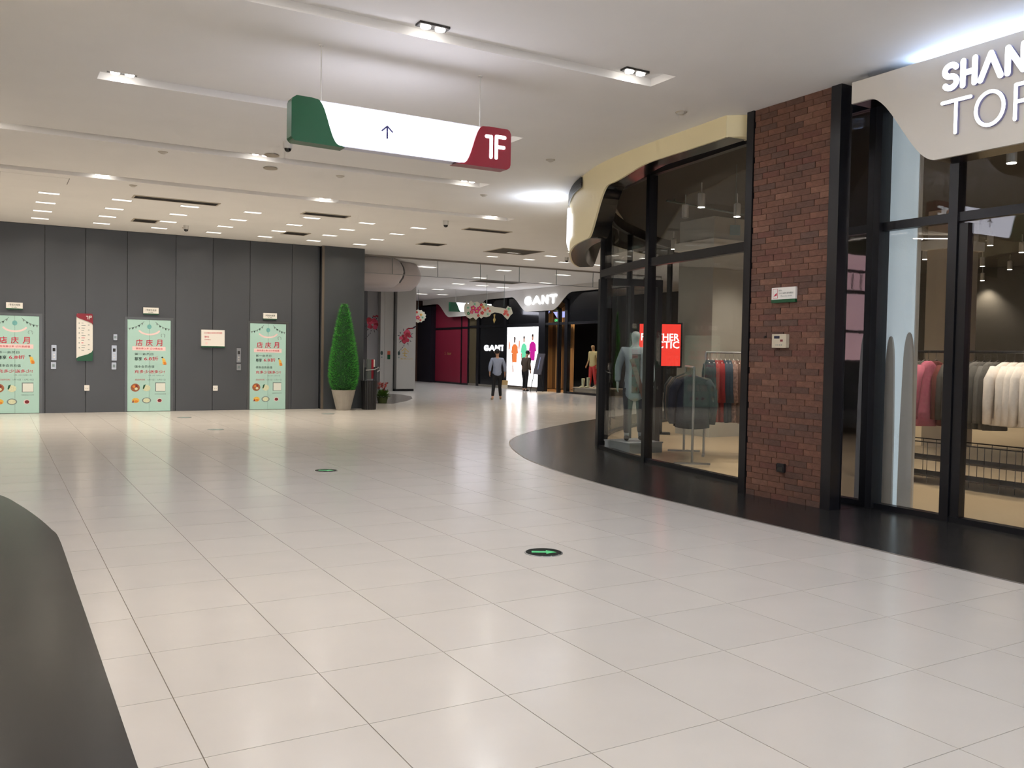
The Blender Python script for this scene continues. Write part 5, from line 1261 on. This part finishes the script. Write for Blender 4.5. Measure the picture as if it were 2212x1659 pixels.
# rack along the view behind the curved window
ra, rb = Vector((8.42,9.40,0)), Vector((9.45,10.75,0))
rail_rack('clothes_rack', ra[:2], rb[:2], 1.36, 'low steel clothes rack with dark tops behind the curved window', m=M_steel)
dirB = (rb-ra).normalized(); angB = math.atan2(dirB.y, dirB.x)-PI/2
colsB = [(K_navy,'navy'),(K_black,'black'),(K_black,'black'),(K_char,'charcoal'),(K_black,'black'),(K_brown,'brown'),(K_olive,'olive'),(K_black,'black'),(K_black,'black'),(K_navy,'navy'),(K_olive,'olive')]
for i, (m_, cn) in enumerate(colsB):
    p = ra+dirB*(.14+.145*i); garment('hanging_jacket', (p.x, p.y, 1.36), angB+.06*math.sin(i*2.1), m_, '%s jacket on the low steel rack behind the curved window' % cn, 'jackets on the low steel rack', W=.235, L=.86, th=.055, sl=.6, seed=i)
# rack across the view
rc, rd = Vector((9.38,10.22,0)), Vector((10.18,9.45,0))
rail_rack('clothes_rack', rc[:2], rd[:2], 1.58, 'clothes rack with red, navy and printed dresses left of the brick pier', m=M_steel)
dirC = (rd-rc).normalized(); angC = math.atan2(dirC.y, dirC.x)-PI/2
colsC = [(K_navy,'navy'),(K_navy,'navy'),(K_red,'red'),(K_red,'red'),(K_teal,'slate blue'),(K_teal,'slate blue'),(K_print,'printed'),(K_brown,'brown'),(K_print,'printed'),(K_red,'red'),(K_cream,'cream'),(K_cream,'cream')]
for i, (m_, cn) in enumerate(colsC):
    p = rc+dirC*(.04+.062*i); garment('hanging_dress', (p.x, p.y, 1.58), angC+.15+.06*math.sin(i*2.1), m_, '%s dress on the rack left of the brick pier' % cn, 'dresses on the rack left of the pier', W=.19, L=1.05, th=.05, sl=.55, seed=i, fl=.15, hm=HM2)
# mannequin on a plinth in the curved window
pmn = atd(1368, 950, 14.1)
t = thing('display_plinth', (pmn.x, pmn.y, .004), 'low pale plinth under the mannequin in the curved window', 'plinth')
M_pl2 = mat('plinth_blue_grey', S(150,158,166), .5)
box(pmn.x-.32, pmn.x+.32, pmn.y-.32, pmn.y+.32, .004, .15).build('body', M_pl2, t); box(pmn.x-.33, pmn.x+.33, pmn.y-.33, pmn.y+.33, .15, .17).build('top', M_pl2, t)
ang_m = math.atan2(-(0-pmn.x), (0-pmn.y))
WM = dict(elbowL=(-.26,-.02,1.15), wristL=(-.27,.03,.90), elbowR=(.26,-.02,1.15), wristR=(.27,.03,.90), kneeL=(-.10,.02,.50), ankleL=(-.11,0,.09), kneeR=(.10,.02,.50), ankleR=(.11,0,.08), head=(0,.02,0), sleeve=.95)
mn = figure('mannequin', (pmn.x, pmn.y, .172), ang_m+.15, 'pale mannequin in a light blue-grey coat behind the curved window', 'mannequin', WM, mat('mannequin_pale', S(170,182,186), .4), mat('pale_blue_coat', S(150,166,176), .8, var=.05, scale=12), mat('dark_trousers', S(40,46,56), .8), shoes=M_trblk, longcoat=True)
tp = MB(); tp.obox(Vector((0,.128,1.0)), X_, Y_, Z_, -.065, .065, 0, .02, -.25, .36); attach(tp.mesh('inner_top'), 'inner_top', K_black, mn)
bg = MB(); bg.obox(Vector((-.02,.17,1.0)), (X_*.34+Z_).normalized(), Y_, Vector((1,0,-.34)).normalized(), -.42, .30, -.012, .012, -.035, .035); attach(bg.mesh('hanging_strap'), 'hanging_strap', K_brown, mn)
# shop columns
def column(x0, x1, y0, y1, label, m, top=3.72):
    t = thing('shop_column', ((x0+x1)/2, (y0+y1)/2, .004), label, 'column')
    box(x0, x1, y0, y1, .004, top).build('shaft', m, t)
    box(x0-.07, x1+.07, y0-.07, y1+.07, top, top+.16).build('cornice', M_white, t); box(x0-.0, x1+.0, y0, y1, top+.16, 4.13).build('neck', m, t)
    return t
M_scol = mat('shop_column_paint', S(186,184,178), .7, var=.03, scale=2); M_scol2 = mat('shop_column_beige', S(176,164,150), .7, var=.06, scale=1.5, stretch=(3,3,.2))
c0 = atd(1538, 700, 17.0); yl = onx(1464, 700, c0.x).y
column(c0.x, c0.x+1.1, c0.y, yl, 'broad white column behind the racks in the curved window', M_scol, 3.55)
ctx = Vector((14.2, 0, 0)); cY0 = onx(2045, 700, 14.2).y; cY1 = onx(1998, 700, 14.2).y; cx1 = ony(2108, 700, cY0).x
column(14.2, cx1, cY0, cY1, 'beige column standing behind the long rack in the right window', M_scol2, 3.45)
# white panel with two tall boards right behind the glass
t = thing('white_display_panel', (8.0, 5.85, .004), 'pale blue-white floor to ceiling panel just inside the right window', 'panel')
M_pan = mat('panel_blue_white', S(222,232,238), .35, emit=.30, ecol=(0.76,0.90,1.0,1))  # faint glow put into the sheet to brighten it
py0, py1 = onx(1902, 800, 7.98).y, onx(1973, 800, 7.98).y
box(7.98, 8.02, py1, py0+.1, .004, 4.05).build('sheet', M_pan, t); box(7.975, 8.025, py1-.012, py1, .004, 4.05).build('edge', M_white, t)
for k, (xa, xb, yt, lab) in enumerate(((1907,1932,727,'left'), (1944,1974,719,'right'))):
    ya, yb = onx(xa, 900, 7.93).y, onx(xb, 900, 7.93).y; zt = onx((xa+xb)/2, yt, 7.93).z
    t = thing('display_board', (7.93, (ya+yb)/2, .004), 'tall round-topped pale grey board before the white panel, the %s one' % lab, 'board', 'round-topped boards in the right window')
    w2 = (ya-yb)/2; prof_ = [(-w2,0),(w2,0),(w2*.92,zt*.45),(w2*.75,zt*.75)]+[(w2*.7*math.cos(a), zt-.35+.35*math.sin(a)) for a in [PI*q/10 for q in range(1,10)]]+[(-w2*.75,zt*.75),(-w2*.92,zt*.45)]
    MB().prism(prof_, Vector((7.93, (ya+yb)/2, .004)), -Y_, Z_, -X_, -.012, .012).build('board', mat('board_grey%d' % k, (S(190,186,180), S(198,196,194))[k], .6), t)
    box(7.90, 7.975, (ya+yb)/2-w2, (ya+yb)/2+w2, .004, .02).build('foot', M_white, t)
# red advert screen deep in the shop
t = thing('red_advert_screen', (15, 18, 1.0), 'glowing red advert screen seen through the curved window', 'advert')
ra_, rb_ = atd(1381, 745, 17.3), atd(1470, 745, 17.3); ra_.z = rb_.z = 0; ud = (rb_-ra_).normalized(); nd = Vector((ud.y, -ud.x, 0)); Lr = (rb_-ra_).length
z1_ = atd(1420, 700, 17.3).z; z0_ = atd(1420, 790, 17.3).z
t.location = (ra_+rb_)/2+Z_*.004; t['_o'] = tuple(t.location)
MB().obox(ra_, ud, nd, Z_, -.03, Lr+.03, -.06, -.005, z0_-.03, z1_+.03).build('case', M_black, t)
MB().obox(ra_, ud, nd, Z_, 0, Lr, -.005, 0, z0_, z1_).build('screen', glow('red_screen', S(226,60,48), 1.3), t)
MB().obox(ra_, ud, nd, Z_, Lr*.4, Lr*.6, -.1, -.06, .004, z1_).build('stand', M_black, t)
MB().obox(ra_, ud, nd, Z_, Lr*.2, Lr*.8, -.3, .05, .004, .03).build('foot', M_black, t)
M_wl = glow('screen_text', (1,.95,.88,1), 1.6)
text_obj('FURTHER', ra_+ud*(Lr*.04)+Z_*(z0_+(z1_-z0_)*.60), ud, Z_, .14, M_wl, t, depth=.004, width=Lr*.93, bold=.02)
text_obj('ARCTIC', ra_+ud*(Lr*.10)+Z_*(z0_+(z1_-z0_)*.42), ud, Z_, .14, M_wl, t, depth=.004, width=Lr*.87, bold=.02)
# pink poster further along the shop, mirrored in the black reveal
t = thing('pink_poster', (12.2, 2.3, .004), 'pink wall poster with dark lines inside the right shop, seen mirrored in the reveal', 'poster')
box(11.9, 13.2, 1.9, 1.96, 1.5, 3.25).build('board', mat('poster_pink', S(236,190,192), .6, var=.05, scale=3, emit=.6, ecol=S(236,190,192)), t)  # glow put into the board so its mirror image reads bright
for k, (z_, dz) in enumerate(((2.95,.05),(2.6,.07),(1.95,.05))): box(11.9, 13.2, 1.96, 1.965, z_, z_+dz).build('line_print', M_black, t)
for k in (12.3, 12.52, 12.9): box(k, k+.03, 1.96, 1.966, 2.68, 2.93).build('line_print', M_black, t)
box(11.95, 12.0, 1.9, 1.94, .004, 1.5).build('leg', M_black, t); box(13.1, 13.15, 1.9, 1.94, .004, 1.5).build('leg', M_black, t)
# track spots
M_tlens = glow('track_lens', (1,.93,.8,1), 18)
def track(p, label, lit=True, power=SHOP_W, rb=.055, L=.20):
    p = Vector(p); t = thing('track_spotlight', (p.x, p.y, p.z), label, 'spotlight', 'shop track spotlights')
    ho_ = MB().lathe([(rb,0),(rb,L),(rb*.6,L+.015)], (p.x, p.y, p.z), 16).build('housing', M_whitemetal, t)
    MB().lathe([(rb*.92,0),(rb*.85,.004)], (p.x, p.y, p.z-.006), 16).build('lens', M_tlens if lit else M_greytext, ho_)
    MB().tube([(p.x, p.y, p.z+L), (p.x, p.y, 4.13)], .009, 6).build('stem', M_whitemetal, t)
    if lit: lamp('spot', (p.x, p.y, p.z-.03), power, (1,.86,.68), t, .08, kind='SPOT', spot=math.radians(110), blend=.7)
zt_s = 3.76
names = [((2185,352),'nearest the glowing letters'),((1987,517),'left of the window mullion, upper'),((1998,560),'left of the window mullion, middle'),((2139,530),'right of the window mullion, upper'),((2207,545),'at the right edge of the photo'),((2122,575),'right of the window mullion, middle'),((2181,582),'middle row near the right edge'),((2015,597),'over the beige column'),((2122,606),'right of the window mullion, lower')]
for (px, py), w_ in names:
    track(onz(px, py, zt_s), 'white track spotlight in the right shop, '+w_)
for (px, py), w_, lit in (((1592,468),'tilted, nearest the brick pier',True),((1455,538),'right of the curved mullion',True),((1480,470),'unlit, in the upper curved pane',False),((1541,552),'at the corner of the broad white column',True)):
    track(onz(px, py, zt_s), 'white track spotlight behind the curved window, '+w_, lit, SHOP_W*.8)
for x, y, w_ in ((9.2,6.9,'over the dark coats of the long rack'),(9.15,6.0,'over the white knits of the long rack'),(9.2,10.2,'over the low steel rack'),(9.6,8.9,'before the rack of dresses'),(11.9,11.3,'beside the broad white column')):  # spots added to brighten the racks and the column face
    track((x, y, zt_s), 'added white track spotlight '+w_, True, SHOP_W*.8)
for x, y in ((11.5,1.5),(13.5,4.0),(9.6,2.2)):
    track((x, y, zt_s), 'white track spotlight in the right shop, out of frame', True, SHOP_W)
# track bars
for k, (a, b, lab) in enumerate(((onz(1440,440,4.02), onz(1605,470,4.02), 'thin ceiling track behind the curved window'),)):
    t = thing('light_track', (a+b)/2, lab, 'light track'); a.z = b.z = 4.07
    t['_o'] = tuple(t.location)
    MB().tube([a, b], .016, 6).build('bar', M_greytext, t)
    for q in (.1, .9): MB().tube([a.lerp(b, q), a.lerp(b, q)+Z_*.055], .01, 6).build('clip', M_greytext, t)
# hanging exit-style sign in the curved window
ph = atd(1588, 497, 12.5)
t = thing('hanging_card', (ph.x, ph.y, ph.z-.07), 'small grey square card hanging near the brick pier inside the curved window', 'card')
MB().obox(ph, Vector((CR.x, CR.y, 0)).normalized(), Z_, Vector((CF.x, CF.y, 0)).normalized(), -.07, .07, -.07, .07, 0, .01).build('card', M_greytext, t)
MB().tube([ph+Z_*.07, Vector((ph.x, ph.y, 4.13))], .003, 5).build('wire', M_greytext, t)
# clean helper keys
for o in bpy.data.objects:
    if '_o' in o: del o['_o']
